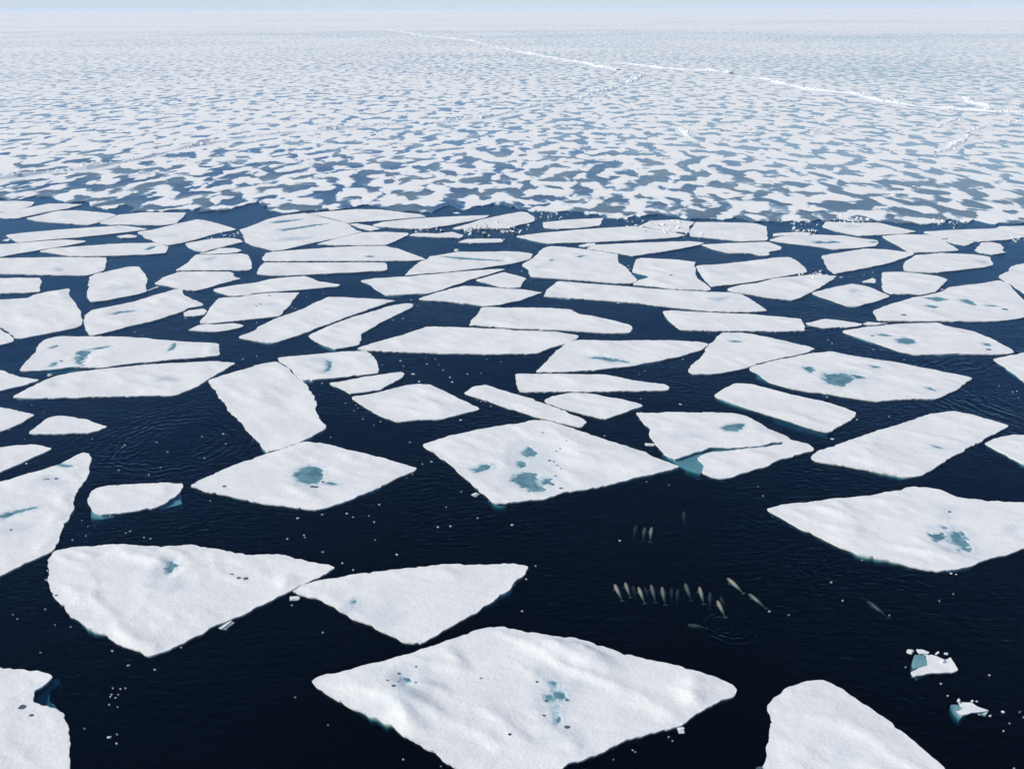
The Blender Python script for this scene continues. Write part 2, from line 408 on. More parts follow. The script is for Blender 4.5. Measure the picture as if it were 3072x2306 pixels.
    for zz, kk, c in ((None, 0.0, 0.0), (-0.02, 0.0, -0.03), (-0.45*min(1, size/7), 0.75, 0.0), (-1.3*min(1, size/7), 1.0, 0.0)):
        for i, ri in enumerate(ring):
            nr, o_ = offs[i]; x, y = co[ri]
            verts.append((x + nr.x*(o_*kk + c), y + nr.y*(o_*kk + c), z[ri] if zz is None else zz))
    for lv in range(1, 4):
        for i in range(nr_):
            j = (i+1) % nr_
            faces.append((base+(lv-1)*nr_+i, base+lv*nr_+i, base+lv*nr_+j, base+(lv-1)*nr_+j)); smooth.append(lv > 1)
    faces.append(tuple(base+3*nr_+i for i in reversed(range(nr_)))); smooth.append(False)
    org = Vector((c0.x, c0.y, 0)); verts = [(a-org.x, b_-org.y, c) for a, b_, c in verts]
    me = mesh(name, verts, faces); me.polygons.foreach_set('use_smooth', smooth)
    at_ = me.attributes.new('slush', 'FLOAT', 'POINT'); at_.data.foreach_set('value', list(slush) + [0.0]*(len(verts)-len(slush)))
    o = link(name, me, None, mat_snow); o.location = org
    tag(o, label, cat, group)
    # pond sheets: the part of the top that lies under the melt-water level
    taken = set()
    for pp, rough in pondpolys:
        s = sdist(co, pp); lim = 1.0 + rough
        sel = [f for f in tris if f not in taken and min(z[q] for q in f) < LEVEL and max(s[q] for q in f) < lim + 1.5]
        if not sel: continue
        taken.update(sel)
        root = {q: q for f in sel for q in f}
        def find(q):
            while root[q] != q: root[q] = root[root[q]]; q = root[q]
            return q
        for f in sel: root[find(f[1])] = find(f[0]); root[find(f[2])] = find(f[0])
        groups = {}
        for f in sel: groups.setdefault(find(f[0]), []).append(f)
        for gf in sorted(groups.values(), key=len, reverse=True)[:9]:
            if len(gf) < 3: continue
            used = sorted({q for f in gf for q in f}); mp = {q: i for i, q in enumerate(used)}
            pm = mesh('melt_pond', [(co[q][0]-org.x, co[q][1]-org.y, LEVEL) for q in used], [tuple(mp[q] for q in f) for f in gf], True)
            pm.attributes.new('water_depth', 'FLOAT', 'POINT').data.foreach_set('value', [float(max(0.0, LEVEL - z[q])) for q in used])
            link('melt_pond', pm, o, mat_pond)
    for h in holes:
        tile, rest = h.split(' ', 1)
        for tok in rest.split():
            q = tok.split(','); x, y = pix(tok, tile); p = at(x, y, 0.35); r = float(q[2]) if len(q) > 2 else 0.45
            kk = np.argmin(((co - np.array([p.x, p.y]))**2).sum(1)); zt = z[kk] + 0.06
            vs2 = []; m_ = 11; ph = rng.random()*6
            for a in range(m_):
                an = 2*math.pi*a/m_; rr = r*0.6*(1 + 0.45*n3(math.cos(an)*1.2+p.x, math.sin(an)*1.2+p.y, 4))
                vs2.append((p.x-org.x + rr*1.25*math.cos(an), p.y-org.y + rr*math.sin(an), zt))
            vb = [(a*1.0, b_*1.0, c-0.25) for a, b_, c in vs2]
            fs2 = [tuple(range(m_))] + [(i, m_+i, m_+(i+1) % m_, (i+1) % m_) for i in range(m_)]
            link('melt_hole', mesh('melt_hole', vs2+vb, fs2), o, mat_hole)
    for s, depth in shelves:
        pp = resample(round_corners(poly(s, 0.0), 0.8), 0.6)
        if area2(pp) < 0: pp.reverse()
        q = [p + Vector((n3(p.x/1.5, p.y/1.5, 7)*0.35, n3(p.x/1.5, p.y/1.5, 17)*0.35, 0)) for p in pp]
        cc = sum(q, Vector())/len(q); m_ = len(q)
        v = [((p.x)-org.x, (p.y)-org.y, -depth + 0.12*n3(p.x, p.y, 2)) for p in q] + [(cc.x+(p.x-cc.x)*1.06-org.x, cc.y+(p.y-cc.y)*1.06-org.y, -depth-1.2) for p in q]
        f = [tuple(range(m_))] + [(i, m_+i, m_+(i+1) % m_, (i+1) % m_) for i in range(m_)]
        link('submerged_ledge', mesh('submerged_ledge', v, f, False), o, mat_ice)
    return o
def hash_s(s):
    h = 7
    for ch in s: h = (h*31 + ord(ch)) % 1000003
    return h
# label, outline, options
FLOES = [
# --- far band, left
("narrow white floe wedged against the pack ice at the far left edge of the photo", "A -60,66 120,60 270,68 290,72 268,100 200,120 60,148 -60,162", {}),
("pointed far-left floe tapering right just below the wedge at the pack edge", "A -60,172 100,140 220,120 400,84 560,84 680,92 540,128 380,155 200,193 150,206 60,206 -60,198", {}),
("broad almond-shaped far floe whose left tip overhangs dark open water, left side", "A 225,205 350,175 470,145 620,138 760,150 900,162 965,175 900,205 820,240 740,260 600,250 400,238 300,226", {}),
("flat-bottomed far floe left of the dark rippled pool at the pack edge", "A 820,246 900,208 990,176 1200,156 1400,158 1545,158 1520,195 1460,248 1350,262 1150,260 1040,256 930,258", {}),
("very long thin far floe slanting slightly up to the right, blunt left end, left side", "A 40,345 200,325 480,300 780,280 1000,264 1130,278 1225,292 1190,302 1100,313 850,343 600,368 400,383 180,403 130,397 90,370", {}),
("tiny pale floe alone in the dark gap under the very long thin far floe", "A 970,352 1060,338 1140,350 1120,365 1010,365", {}),
("tiny oval floe off the blunt left end of the very long thin far floe", "A 15,385 70,372 85,380 60,392", {}),
("thin pointed floe entering from the left edge under the very long thin floe", "A -60,425 150,410 400,390 540,380 700,392 712,400 600,423 430,452 300,472 150,498 0,526 -60,526", {}),
("long tapering floe with a thin grey streak at its blunt right end, far left", "A 318,477 430,456 600,440 1000,414 1290,407 1330,412 1395,440 1378,493 1250,503 1000,513 800,518 720,520 590,518 480,498", dict(ponds=[("A 1210,462 1260,440 1290,438 1270,452 1230,466", .4)])),
("large peaked far floe below the dark rippled pool, flat faces right and left", "A 1140,318 1260,300 1400,267 1640,212 1760,235 1880,268 1965,300 1850,318 1700,358 1530,406 1400,426 1290,400 1200,363", dict(slushes=[("A 1300,350 1440,340 1450,350 1320,356", .4)])),
("slim lens-shaped floe tucked under the right end of the large peaked far floe", "A 1535,415 1650,392 1750,374 1900,368 1995,382 2020,400 1900,428 1750,466 1690,484 1610,468 1560,440", {}),
("small smooth sliver with a rounded right tip above a blunt right-cornered floe", "A 1650,496 1750,478 1830,452 1940,450 2015,470 1970,486 1850,497 1770,500", {}),
("rounded-corner floe with a grey crease and straight right side, left of centre far band", "A 1462,632 1560,570 1625,506 1780,508 2000,497 2050,507 2080,560 2093,615 2060,636 1800,633 1600,637 1475,637", dict(slushes=[("A 1700,548 1760,530 1770,538 1720,550", .8)])),
("floe with a ragged right end just beneath the rounded-corner floe, left of centre", "A 1275,745 1360,692 1480,650 1700,646 1900,648 1940,665 1930,680 2000,705 1900,728 1700,788 1620,803 1500,793 1440,773", {}),
("long slab entering from the left edge with a single dark dimple", "A -60,537 200,532 500,527 878,530 888,560 873,600 860,638 720,678 500,676 200,668 -60,663", dict(slushes=[("A 460,630 500,610 520,612 490,632", .9)])),
("short slab cut by the left edge above the big left-edge floe", "A -60,700 150,698 320,702 343,720 333,790 330,813 200,823 -60,823", {}),
("compact rounded-square floe standing alone in dark water, left side of the far band", "A 737,690 800,665 1000,620 1080,605 1160,608 1200,660 1223,720 1210,760 1213,813 1100,843 900,883 762,896 732,880 722,820 737,750", dict(slushes=[("A 900,790 980,780 1060,785 1000,792", .45)])),
("tiny sliver beside the lower right corner of the compact rounded-square floe", "A 1217,800 1300,767 1318,770 1270,785 1230,802", {}),
("big left-edge floe with a square notch in its upper right corner", "A -60,880 100,875 240,862 270,842 400,812 570,787 573,850 620,900 663,980 683,1050 678,1093 600,1118 400,1158 180,1200 130,1198 92,1163 0,1098 -60,1083", {}),
("small corner of a floe at the left edge under the notched big floe", "A -60,1100 0,1122 68,1166 118,1201 113,1225 0,1253 -60,1262", {}),
("long diagonal floe with a dark crease and rounded left end, left side", "A 692,1050 702,1010 760,967 900,937 1100,897 1300,837 1450,792 1508,792 1523,840 1600,880 1682,915 1678,928 1560,948 1512,978 1350,1032 1150,1083 900,1143 780,1172 742,1168 712,1130", dict(ponds=[("A 920,1000 1000,978 1130,970 1000,990 940,1002", .3)])),
("little rounded floe tucked beside the right tip of the long diagonal creased floe", "A 1518,990 1560,967 1690,952 1713,970 1690,1003 1600,1016 1522,1018", {}),
("flat floe with scattered grey specks and a slanted right side, left of centre", "A 1657,1060 1722,980 1802,870 1850,860 2000,857 B 0,834 200,822 383,820 300,920 215,1013 150,1026 0,1038 A 2000,1050 1760,1074 1662,1073", dict(slushes=[("B -30,920 60,918 130,920 40,926", .5)], holes=["B 135,846,.5 60,915,.5 25,930,.4"])),
("thin hooked sliver floating just below the grey-specked floe, left of centre", "A 1557,1130 1640,1097 1700,1080 1780,1087 1940,1072 2022,1095 1960,1118 1850,1138 1780,1143 1620,1133", {}),
("triangular floe pointing right, centre-left, above the grey-specked floe", "A 1760,795 1900,767 2200,727 B 0,742 150,707 300,692 430,682 540,727 718,755 700,768 400,798 100,818 0,828 A 2050,846 1920,847 1820,820", {}),
("long floe with a blue-grey melt channel and small teal pools at its left end, left", "A 162,1468 202,1400 302,1310 312,1250 372,1210 480,1182 950,1182 1200,1197 1450,1222 1820,1242 1828,1330 1808,1343 1400,1378 1100,1408 850,1441 700,1438 600,1436 450,1456 300,1470",
  dict(ponds=[("A 655,1310 700,1300 760,1295 735,1320 690,1370 680,1410 640,1400 660,1360", .8), ("A 740,1292 830,1275 910,1265 840,1285", .5), ("A 420,1275 470,1258 475,1266 430,1280", .5), ("A 415,1425 460,1398 480,1402 440,1430", .6), ("A 1420,1280 1450,1240 1456,1262 1430,1290 1400,1300", .4)], shelves=[("A 450,1430 640,1425 690,1440 620,1462 420,1478 200,1478", .5)], holes=["A 508,1388,.5"])),
("long wedge floe with pointed ends lying along the melt-channel floe, left side", "A 335,1560 450,1512 600,1480 900,1449 1240,1414 1750,1389 1958,1402 1850,1468 1760,1518 1650,1588 E 1450,153 1300,148 1100,158 600,168 300,176 100,168 200,107 300,54", dict(slushes=[("A 1290,1535 1380,1530 1410,1542 1310,1552", .6)])),
("pointed tip of a floe poking in from the left edge above open water", "A -60,1466 40,1468 150,1518 325,1546 200,1588 0,1633 -60,1645", {}),
("wedge-shaped floe tip at the left edge above the small leaf-shaped floe", "E -60,232 130,272 220,292 276,315 200,368 100,418 0,453 -60,468", {}),
("small leaf-shaped floe alone left of the ringed ripples", "E 243,460 300,410 380,350 440,325 550,322 700,347 820,387 890,411 800,448 730,466 560,470 440,466 290,473", {}),
("smooth slanting floe tip at the left edge above the dark gap", "E -60,592 150,562 300,557 375,577 433,591 380,620 200,698 0,788 -60,812", {}),
("large grey-streaked floe at the left edge with a ragged right side", "E -60,880 300,782 500,712 690,624 745,632 763,670 738,740 718,830 698,880 640,940 620,1000 600,1110 570,1180 530,1230 500,1310 463,1400 428,1438 300,1508 100,1598 0,1643 -60,1668",
  dict(ponds=[("E 480,715 540,725 600,735 560,742 510,735", .4), ("E -20,1160 50,1130 150,1105 300,1080 170,1110 80,1145 30,1170", .5)], holes=["E 465,840,.5 370,848,.3 395,845,.3 90,1265,.3"], slushes=[("E 340,845 480,832 490,842 380,855", .5), ("E 0,1270 90,1250 120,1265 20,1285", .5)])),
("small oblong floe with a pale blue underwater ledge at its right corner", "E 732,960 790,922 900,897 1200,882 1400,877 1518,885 1498,960 1400,1020 1300,1083 1100,1118 820,1138 772,1110 737,1060 727,1000", dict(shelves=[("E 1500,950 1505,1040 1400,1065 1300,1088 1350,1040", .35), ("E 745,1100 800,1130 960,1130 930,1150 820,1165 750,1150", .4)])),
("diamond floe with one round teal pool and a dark speck below it, centre left", "E 1570,900 1650,852 1850,762 2100,682 F 0,672 180,612 430,532 560,542 720,582 950,637 1250,722 1348,755 1330,778 1130,868 850,993 600,1083 515,1106 300,1073 0,1028 E 1900,978 1700,943",
  dict(ponds=[("F 340,820 390,770 430,745 480,738 560,755 572,800 560,850 520,878 460,882 400,865", .3), ("F 600,878 640,872 700,886 650,888", .3)], holes=["F 490,908,.55 518,910,.5 575,868,.4", "E 1860,903,.5"], slushes=[("F 320,820 400,740 560,740 600,860 480,900 380,880", .35)])),
("huge lower-left floe, bumpy, with a small teal pool near its top", "E 440,1435 600,1412 900,1387 1100,1380 1250,1402 1600,1392 1800,1427 2100,1472 F 110,1472 220,1470 320,1500 400,1495 460,1530 640,1560 676,1575 620,1618 540,1653 J 440,110 320,178 200,233 0,318 I 2000,380 1900,420 1780,470 1700,518 1500,618 1300,703 1230,718 1150,683 1050,638 960,603 850,538 740,478 600,400 530,320 440,210 430,150 400,80 I 395,10 E 390,1580 405,1500",
  dict(ponds=[("E 1385,1600 1380,1580 1420,1530 1460,1560 1440,1590 1400,1625", .6)], holes=["I 1918,42,.45 1978,72,.45 2038,74,.5 465,215,.3"], relief=0.52, slushes=[("I 1250,60 1420,90 1450,160 1330,160 1260,110", .35)])),
("triangular floe with plough-like ridges beside the huge lower-left floe's right tip", "J 312,180 440,122 540,92 850,37 1050,12 1250,-8 F 1350,1567 1600,1547 1800,1557 2100,1545 G 60,1542 150,1557 186,1575 160,1630 130,1655 K 60,88 40,148 J 2120,178 2000,248 1850,348 1650,463 1500,553 1420,603 1270,608 1150,548 950,458 800,408 770,380 650,310 500,240 380,205",
  dict(ponds=[("J 825,265 840,255 850,268 830,278", .4)], relief=0.42, slushes=[("J 780,340 830,280 860,290 820,330", .5), ("J 960,330 1130,350 1200,380 1120,440 1030,400", .3)])),
("largest foreground floe, a big diamond with a speckled teal pool right of its middle", "J 470,925 600,862 820,822 1030,767 1400,662 1740,552 1850,507 1980,477 2100,477 K 0,480 200,527 580,572 700,602 830,652 1020,712 1400,802 1750,902 1870,942 1923,985 1898,1035 1750,1108 1500,1238 1300,1338 1100,1403 950,1438 750,1518 500,1638 300,1738 100,1830 J 1900,1850 1800,1730 1700,1653 1500,1518 1300,1398 1100,1268 880,1178 700,1078 560,1000",
  dict(relief=0.55, ponds=[("K 360,935 385,925 415,932 410,960 415,995 390,1000 380,960", .5), ("K 400,1020 440,1010 480,1035 495,1060 450,1085 420,1070 410,1105 370,1100 330,1080 320,1050 360,1035 390,1060", .45), ("K 380,1140 430,1130 430,1160 395,1160", .6), ("K 400,1185 430,1180 425,1210 405,1220", .8), ("K 410,1240 440,1225 445,1250 415,1270", .8), ("J 1240,903 1290,905 1300,920 1275,928", .5)],
       holes=["K 498,1308,.42 252,930,.26 500,1082,.3 308,1212,.24 28,1375,.24 330,1085,.3", "J 1208,868,.3 1350,816,.2 1350,950,.25 1165,996,.32 1205,935,.2 1115,935,.22 1888,900,.18 2128,1375,.25"],
       slushes=[("K 330,860 450,880 520,1060 480,1350 560,1420 380,1380 320,1120", .38), ("J 1100,850 1400,850 1450,1000 1350,1150 1150,1100", .30)])),
("bottom-left corner floe with a bite out of its right side over a submerged teal ledge", "I -60,808 150,832 300,842 400,862 443,885 400,930 350,970 300,1000 277,1050 300,1093 360,1113 410,1118 420,1143 500,1165 533,1195 528,1230 558,1280 553,1400 553,1480 588,1600 600,1700 620,1900 -60,1950",
  dict(shelves=[("I 445,870 490,890 470,930 400,980 390,1060 440,1090 490,1140 430,1150 270,1110 270,1010 350,940", .75)], holes=["I 185,1138,.6 165,1146,.35 258,1205,.35"])),
("round-topped bottom-right floe with a faint lengthwise crack", "L 5,1650 60,1602 67,1500 92,1420 117,1280 107,1200 77,1130 112,1080 160,1042 270,972 400,937 510,917 600,932 680,982 770,1042 950,1162 1080,1242 1210,1352 1350,1472 1500,1592 1560,1662 1600,1900 900,2000 200,1950 -60,1800", dict(holes=["L 20,1650,.5"], slushes=[("L 700,1540 740,1545 790,1580 730,1570", .35)], relief=.3)),
# --- centre, far band
("broad far-centre floe with two long grey-blue melt streaks", "A 1985,300 B 0,262 120,212 280,178 430,162 600,202 780,247 850,302 905,318 700,368 500,408 260,463 170,475 100,453 0,430 A 2085,425 2032,395 2022,350",
  dict(ponds=[("B 150,238 230,225 420,212 300,232 200,244", .5), ("B 230,300 400,275 500,258 620,250 480,272 350,295 250,308", .5)], slushes=[("B 220,375 400,368 480,362 380,380 200,395", .7)])),
("left half of the long far-centre floe against the pack ice, behind a diagonal crack", "B 458,165 600,150 850,130 1050,132 1250,158 1380,172 1440,192 1300,203 1080,223 880,236 795,244 620,196", {}),
("right half of the long far-centre floe, thin tip pointing right", "B 985,260 1080,234 1310,210 1450,200 1700,188 1955,180 1930,200 1760,235 1640,260 1540,273 1450,290 1350,293 1200,283 1060,276", {}),
("thin slab beside the diagonal crack under the far-centre streaked floe's right corner", "B 800,252 860,247 980,268 1055,295 980,306 880,282", {}),
("pale trapezoid floe whose right end points at the far-centre dark pool", "B 522,418 700,370 900,322 1100,317 1288,327 1283,345 1200,383 1100,426 900,429 700,427", {}),
("thin white strip floe joining two rubble heaps, far centre", "B 1292,345 1340,328 1520,332 1650,318 1745,345 1720,365 1600,362 1400,356", {}),
("far-centre floe with a gently peaked top directly behind the rubble strip", "B 1645,288 1780,252 1900,212 2100,172 C 120,150 170,157 238,200 228,230 60,272 0,290 B 2080,288 1900,290 1700,296", {}),
("blunt sausage-shaped small floe under the far-centre rubble strip", "B 1702,400 1780,377 2050,374 2078,390 2060,403 1800,410", {}),
("broad floe with one small grey pool, upper of two stacked floes, centre left", "B 72,545 100,492 180,480 600,450 850,436 1090,434 1200,457 1320,502 1438,548 1300,556 1000,558 400,558 92,560", dict(ponds=[("B 935,520 970,515 1010,520 970,526", .3)])),
("flat slab with a blunt right end, lower of two stacked floes, centre left", "B 27,662 52,602 92,573 400,572 1000,571 1098,574 1118,625 1090,638 800,653 500,668 300,678 150,676", dict(slushes=[("B 200,660 240,650 260,670 220,678", .5)])),
("centre floe with a long grey-blue melt channel near its far side and a small bump", "B 1442,545 1460,522 1620,497 1700,482 1900,481 2100,480 C 100,482 213,500 190,543 110,568 0,588 B 1900,616 1600,651 1400,666 1250,678 1330,602 1382,562", dict(ponds=[("B 1560,518 1700,528 1900,543 2080,556 1900,552 1700,540", .6)])),
("long floe with a pointed right tip leaning against the melt-channel floe, centre", "B 882,722 1000,702 1250,690 1500,668 1700,648 2000,627 2095,627 1980,663 1850,698 1700,748 1560,798 1450,828 1200,838 1100,840 1030,798 960,750", {}),
("small five-sided floe beside the dark sliver of water, centre", "B 1848,715 1960,682 2080,652 C 20,662 162,700 125,745 118,778 20,781 B 2060,774 1950,745", {}),
("long low wedge floe pointing left, centre, under the small five-sided floe", "B 1364,872 1500,827 1740,764 1900,772 2100,787 C 150,797 305,820 240,838 100,888 0,908 B 2050,921 1920,932 1800,913 1600,893 1450,883", {}),
("smooth floe with a rounded right tip, right of centre, middle distance", "B 1782,1088 1842,1020 1892,941 2000,941 C 0,946 100,946 300,947 540,961 600,996 750,1021 1030,1086 1053,1115 1020,1153 800,1153 600,1138 400,1131 150,1120 0,1112 B 1950,1098", {}),
("broad smooth floe at the picture centre with sharp left point, rounded right tip", "B 848,1285 1000,1237 1250,1167 1440,1102 1800,1110 2100,1127 C 60,1134 400,1144 608,1175 580,1200 480,1243 250,1323 0,1328 B 1900,1332 1500,1322 1100,1308 950,1298", {}),
("long slanting floe paired across a thin lead with a hooked floe, centre left", "A 1968,1190 2100,1142 B 40,1102 220,1022 400,957 620,857 800,862 1000,872 1198,886 1100,912 850,996 650,1070 400,1165 160,1240 0,1218 A 2080,1213", {}),
("hooked tongue-shaped floe with a faint blue underwater toe, centre left", "B 453,1180 650,1086 850,1016 1100,941 1270,907 1328,916 1318,940 1200,998 1040,1078 900,1163 893,1215 878,1250 680,1288 600,1263 500,1218", dict(shelves=[("B 520,1215 600,1250 690,1275 680,1298 640,1290 560,1250", .4)])),
("floe with a curved blue-grey hollow and chipped right end, centre left", "B 195,1360 400,1342 700,1312 920,1302 990,1332 1023,1390 1048,1450 1033,1488 800,1516 400,1550 355,1508 293,1430 213,1383", dict(ponds=[("B 610,1385 640,1400 650,1425 620,1465 590,1480 625,1425", .5)], slushes=[("B 500,1375 620,1378 660,1420 600,1490 560,1480 610,1420 560,1390", .5)])),
("small spindle-shaped floe left of the four-cornered floe, picture centre", "B 633,1570 800,1542 1100,1492 1230,1477 1253,1490 1240,1518 1100,1598 1050,1623 900,1648 800,1658 742,1620", {}),
("clean four-cornered floe just below the spindle-shaped floe, centre", "F 812,166 1000,132 1200,82 1390,52 1460,62 1580,112 1750,202 1883,265 1700,318 1530,353 1400,348 1190,368 1080,328 950,260", {}),
("tall blocky floe with jagged right side, right of the ringed ripples", "A 1722,1547 1900,1492 2100,1432 B 0,1422 190,1392 285,1440 365,1540 F 428,45 488,130 518,180 523,225 508,265 578,360 610,415 500,488 350,552 225,598 120,618 60,568 10,500 E 2108,510 2100,490 2000,380 1900,290 1860,210 1780,120", {}),
("big four-cornered floe with three teal pools and scattered dark specks, centre", "F 1407,560 1600,492 1900,432 2100,395 G 60,387 200,357 290,352 450,397 700,482 1000,572 1200,652 1442,745 1300,783 1150,813 900,878 680,928 520,953 300,1008 0,1043 F 2020,1040 1900,958 1800,868 1640,720 1500,620",
  dict(ponds=[("G 50,850 80,810 150,792 230,795 260,850 290,880 300,930 270,955 180,930 80,880", .5), ("G 290,865 320,840 370,845 360,880 310,880", .9), ("G 140,620 180,590 215,590 250,630 215,655 160,645", .7), ("G 95,700 130,695 155,735 110,745", .8), ("F 1810,760 1850,765 1900,730 1980,725 1950,760 1860,790", .5)],
       holes=["G 355,690,.4 420,735,.3 445,592,.25 410,612,.25 495,535,.25 450,920,.4 405,820,.3 300,460,.3 450,760,.25 390,700,.3 385,890,.4"], slushes=[("G 20,560 250,560 320,640 420,880 300,960 60,900 20,700", .3)], shelves=[("F 1940,990 2020,1025 2100,1035 2100,1060 2020,1060", .5)], relief=.34)),
("narrow plank-like floe slanting down to the right, centre", "F 1748,130 1830,82 1930,62 2100,118 G 200,172 400,252 550,312 640,352 663,375 620,413 500,385 300,338 100,286 0,250 F 2000,210", {}),
("straight-topped tapering slab above the plank-like floe, right of centre", "C 72,1490 250,1494 550,1494 850,1504 1080,1552 1300,1582 1348,1600 1330,1628 1100,1633 800,1638 550,1641 200,1641 112,1638 82,1580", {}),
("small kite-shaped floe between the plank-like floe and the tapering slab", "G 313,195 380,157 500,134 650,130 900,172 1100,217 1128,240 1000,288 820,348 700,318 500,264 360,222", {}),
("half-moon floe with a thin teal pool near its front edge, right of centre", "C 238,1478 300,1420 400,1312 500,1232 580,1214 900,1217 1400,1217 1580,1227 1686,1245 1600,1298 1400,1358 1100,1418 700,1465 400,1478", dict(ponds=[("C 710,1362 800,1355 900,1370 1000,1395 880,1392 780,1372", .5)], slushes=[("C 680,1360 800,1345 950,1370 1010,1400 850,1400", .4)])),
("floe split by a teal melt crack, an almond-shaped teal pool above it", "G 1068,290 1150,300 1400,292 1850,294 2000,322 H 0,367 90,427 243,490 290,520 430,552 476,605 350,638 150,698 0,763 G 1850,833 1720,828 1600,785 1643,720 1582,668 1650,632 1850,607 2040,588 H 200,560 230,535 120,540 20,575 G 2040,578 1850,584 1700,582 1640,602 1400,680 1312,640 1242,560 1172,470 1182,430 1132,370",
  dict(ponds=[("G 1785,420 1830,400 1930,385 1970,390 1950,425 1900,445 1830,442", .25)], slushes=[("G 1400,490 1550,485 1600,490 1480,496", .35)], shelves=[("G 1290,610 1440,730 1610,790 1680,730 1640,650 1950,615 2060,595 H 220,565 250,520 100,535 G 1950,560 1640,575 1400,660", .35)])),
("tiny sliver at the left edge of the cracked teal-pool floe", "G 1146,541 1225,546 1226,556 1160,553", {}),
("oblong rounded floe slanting down-right above the cracked teal-pool floe", "G 1718,150 1780,112 1880,52 2000,52 2079,72 H 100,96 250,137 500,192 720,252 823,290 778,350 590,458 400,408 200,338 0,283 G 1900,218", dict(shelves=[("H 150,320 400,400 590,455 590,472 380,420 150,340", .9)])),
("long parallelogram floe with a single dark dash, right side", "H 443,665 500,612 900,477 1200,382 1450,302 1630,277 1800,312 2083,402 1980,468 1800,558 1550,698 1380,813 1240,828 1050,793 700,728 480,693", dict(ponds=[("H 1460,570 1500,575 1535,588 1490,582", .3)], slushes=[("H 1440,565 1540,575 1550,595 1480,590", .4)])),
("big right-side floe with a ragged teal pool, wedge tip pointing left", "H 62,1090 180,1057 500,1022 900,987 1130,942 1250,912 1400,912 1520,932 1650,992 1900,1022 2260,1042 2500,1100 2400,1250 2260,1400 2000,1488 1700,1583 1510,1613 1350,1588 1050,1508 820,1458 580,1358 270,1198",
  dict(ponds=[("H 1560,1340 1590,1290 1640,1270 1700,1300 1720,1370 1750,1390 1740,1430 1700,1430 1680,1390 1600,1370", .7), ("H 1440,1310 1540,1300 1560,1340 1480,1350", 1.0), ("H 1535,1238 1570,1245 1560,1252 1540,1248", .4)], holes=["H 1595,1115,.4"], slushes=[("H 1430,1290 1600,1240 1760,1300 1780,1440 1620,1440", .35), ("H 1590,1080 1610,1110 1520,1200 1500,1190", .35), ("H 2090,1260 2140,1270 2150,1300 2100,1285", .4)], relief=.42)),
("floe cut off by the right edge, its point touching the long parallelogram floe", "H 1878,545 2000,502 2130,477 2300,490 2400,600 2300,745 2180,698 2000,608", {}),
# --- right, far band
("square-cornered far floe with a faint grey centre, right of the dark rubble gap", "C 1522,350 1522,310 1570,237 1700,237 1980,242 2079,250 D 10,254 73,272 83,340 80,390 0,391 C 1960,394 1800,378", dict(slushes=[("C 1700,290 1850,285 1860,295 1720,300", .3)])),
("long lens-shaped far floe, right of centre, nearest the dark band at the pack edge", "C 78,353 300,325 700,291 1050,271 1160,286 1300,306 1500,345 1400,363 1100,383 700,403 350,413 200,383", {}),
("little wedge nib hanging under the long lens-shaped far floe", "C 592,430 690,410 733,410 738,435 650,440", {}),
("far floe covered with broken rubble between the lens-shaped and square-cornered floes", "C 1107,262 1200,225 1300,222 1400,215 1560,237 1515,270 1515,320 1400,318 1250,292", {}),
("small slab with a slanted right end close to the pack edge, right of centre", "C 297,240 500,217 808,202 785,230 778,265 600,285 430,293 320,283 302,265", {}),
("low floe with a pointed right tip above the seal pool, right of centre", "C 655,455 740,424 1100,409 1500,394 1645,407 1600,425 1400,465 1120,508 1050,516 930,493 820,476", {}),
("chunky floe with two dark dimples and a ragged left side, right of centre far band", "C 122,590 220,532 300,452 370,434 600,454 800,483 925,503 925,570 1000,620 1083,715 1060,741 900,741 600,716 190,687 182,630", dict(ponds=[("C 590,525 620,515 650,515 610,528", .4)], holes=["C 370,556,1.1"], slushes=[("C 250,610 350,590 355,598 260,618", .4)])),
("notched floe with a teal underwater corner on its left and one dark dot", "C 1042,650 1070,570 1062,547 1110,532 1400,547 1568,567 1558,590 1580,700 1640,740 1690,780 1685,802 1400,791 1052,750 1092,718 1190,692 1160,676", dict(holes=["C 1362,678,.8"], shelves=[("C 1042,655 1190,668 1195,692 1110,735 1085,722", .4)])),
("large floe with a faint grey line left of the isolated slab-like floes, right far band", "C 1566,598 1800,582 2000,562 2079,550 D 130,532 270,527 320,552 400,622 416,650 200,687 0,722 C 1900,751 1700,771 1665,740 1597,650", dict(slushes=[("C 1640,645 1800,655 2000,665 1800,668", .3)])),
("ragged-bottomed floe behind the seal pool's right side, under the square-cornered far floe", "C 1612,422 1850,412 2079,402 D 95,402 198,440 188,463 102,483 95,513 C 2100,513 2040,493 1850,493 1700,453", {}),
("very long floe stretching right with three grey marks, right of centre", "C 304,850 340,792 430,724 600,740 1000,770 1300,795 1700,814 1850,819 1940,832 2050,892 2165,970 2050,978 1930,981 1700,974 1400,945 1100,906 700,876 400,856", dict(slushes=[("C 1720,878 1800,862 1810,870 1740,888", .9), ("C 690,795 770,780 790,790 720,800", .4)])),
("peaked floe with a small white heap on its far edge, right far band", "C 1822,792 1900,764 D 0,739 150,700 340,684 500,669 660,682 600,730 500,788 430,828 295,885 100,861 0,845 C 1960,822 1850,803", dict(slushes=[("D 310,720 380,710 390,722 330,726", .4)])),
("long smooth slab with clean square right end, right of centre", "C 1289,975 1400,967 1700,988 2079,1003 D 200,1022 368,1037 403,1138 200,1141 0,1136 C 1700,1138 1440,1126 1400,1098 1342,1040", {}),
("leaf-like floe with a small dark dash, left of a thin crack, right of centre", "C 1508,1470 1552,1402 1642,1322 1652,1282 1780,1152 1950,1152 2079,1170 D 250,1222 488,1285 400,1320 200,1364 0,1409 C 2030,1438 1900,1466 1700,1496 1550,1491", dict(ponds=[("C 1850,1220 1900,1218 1950,1226 1900,1232", .4)])),
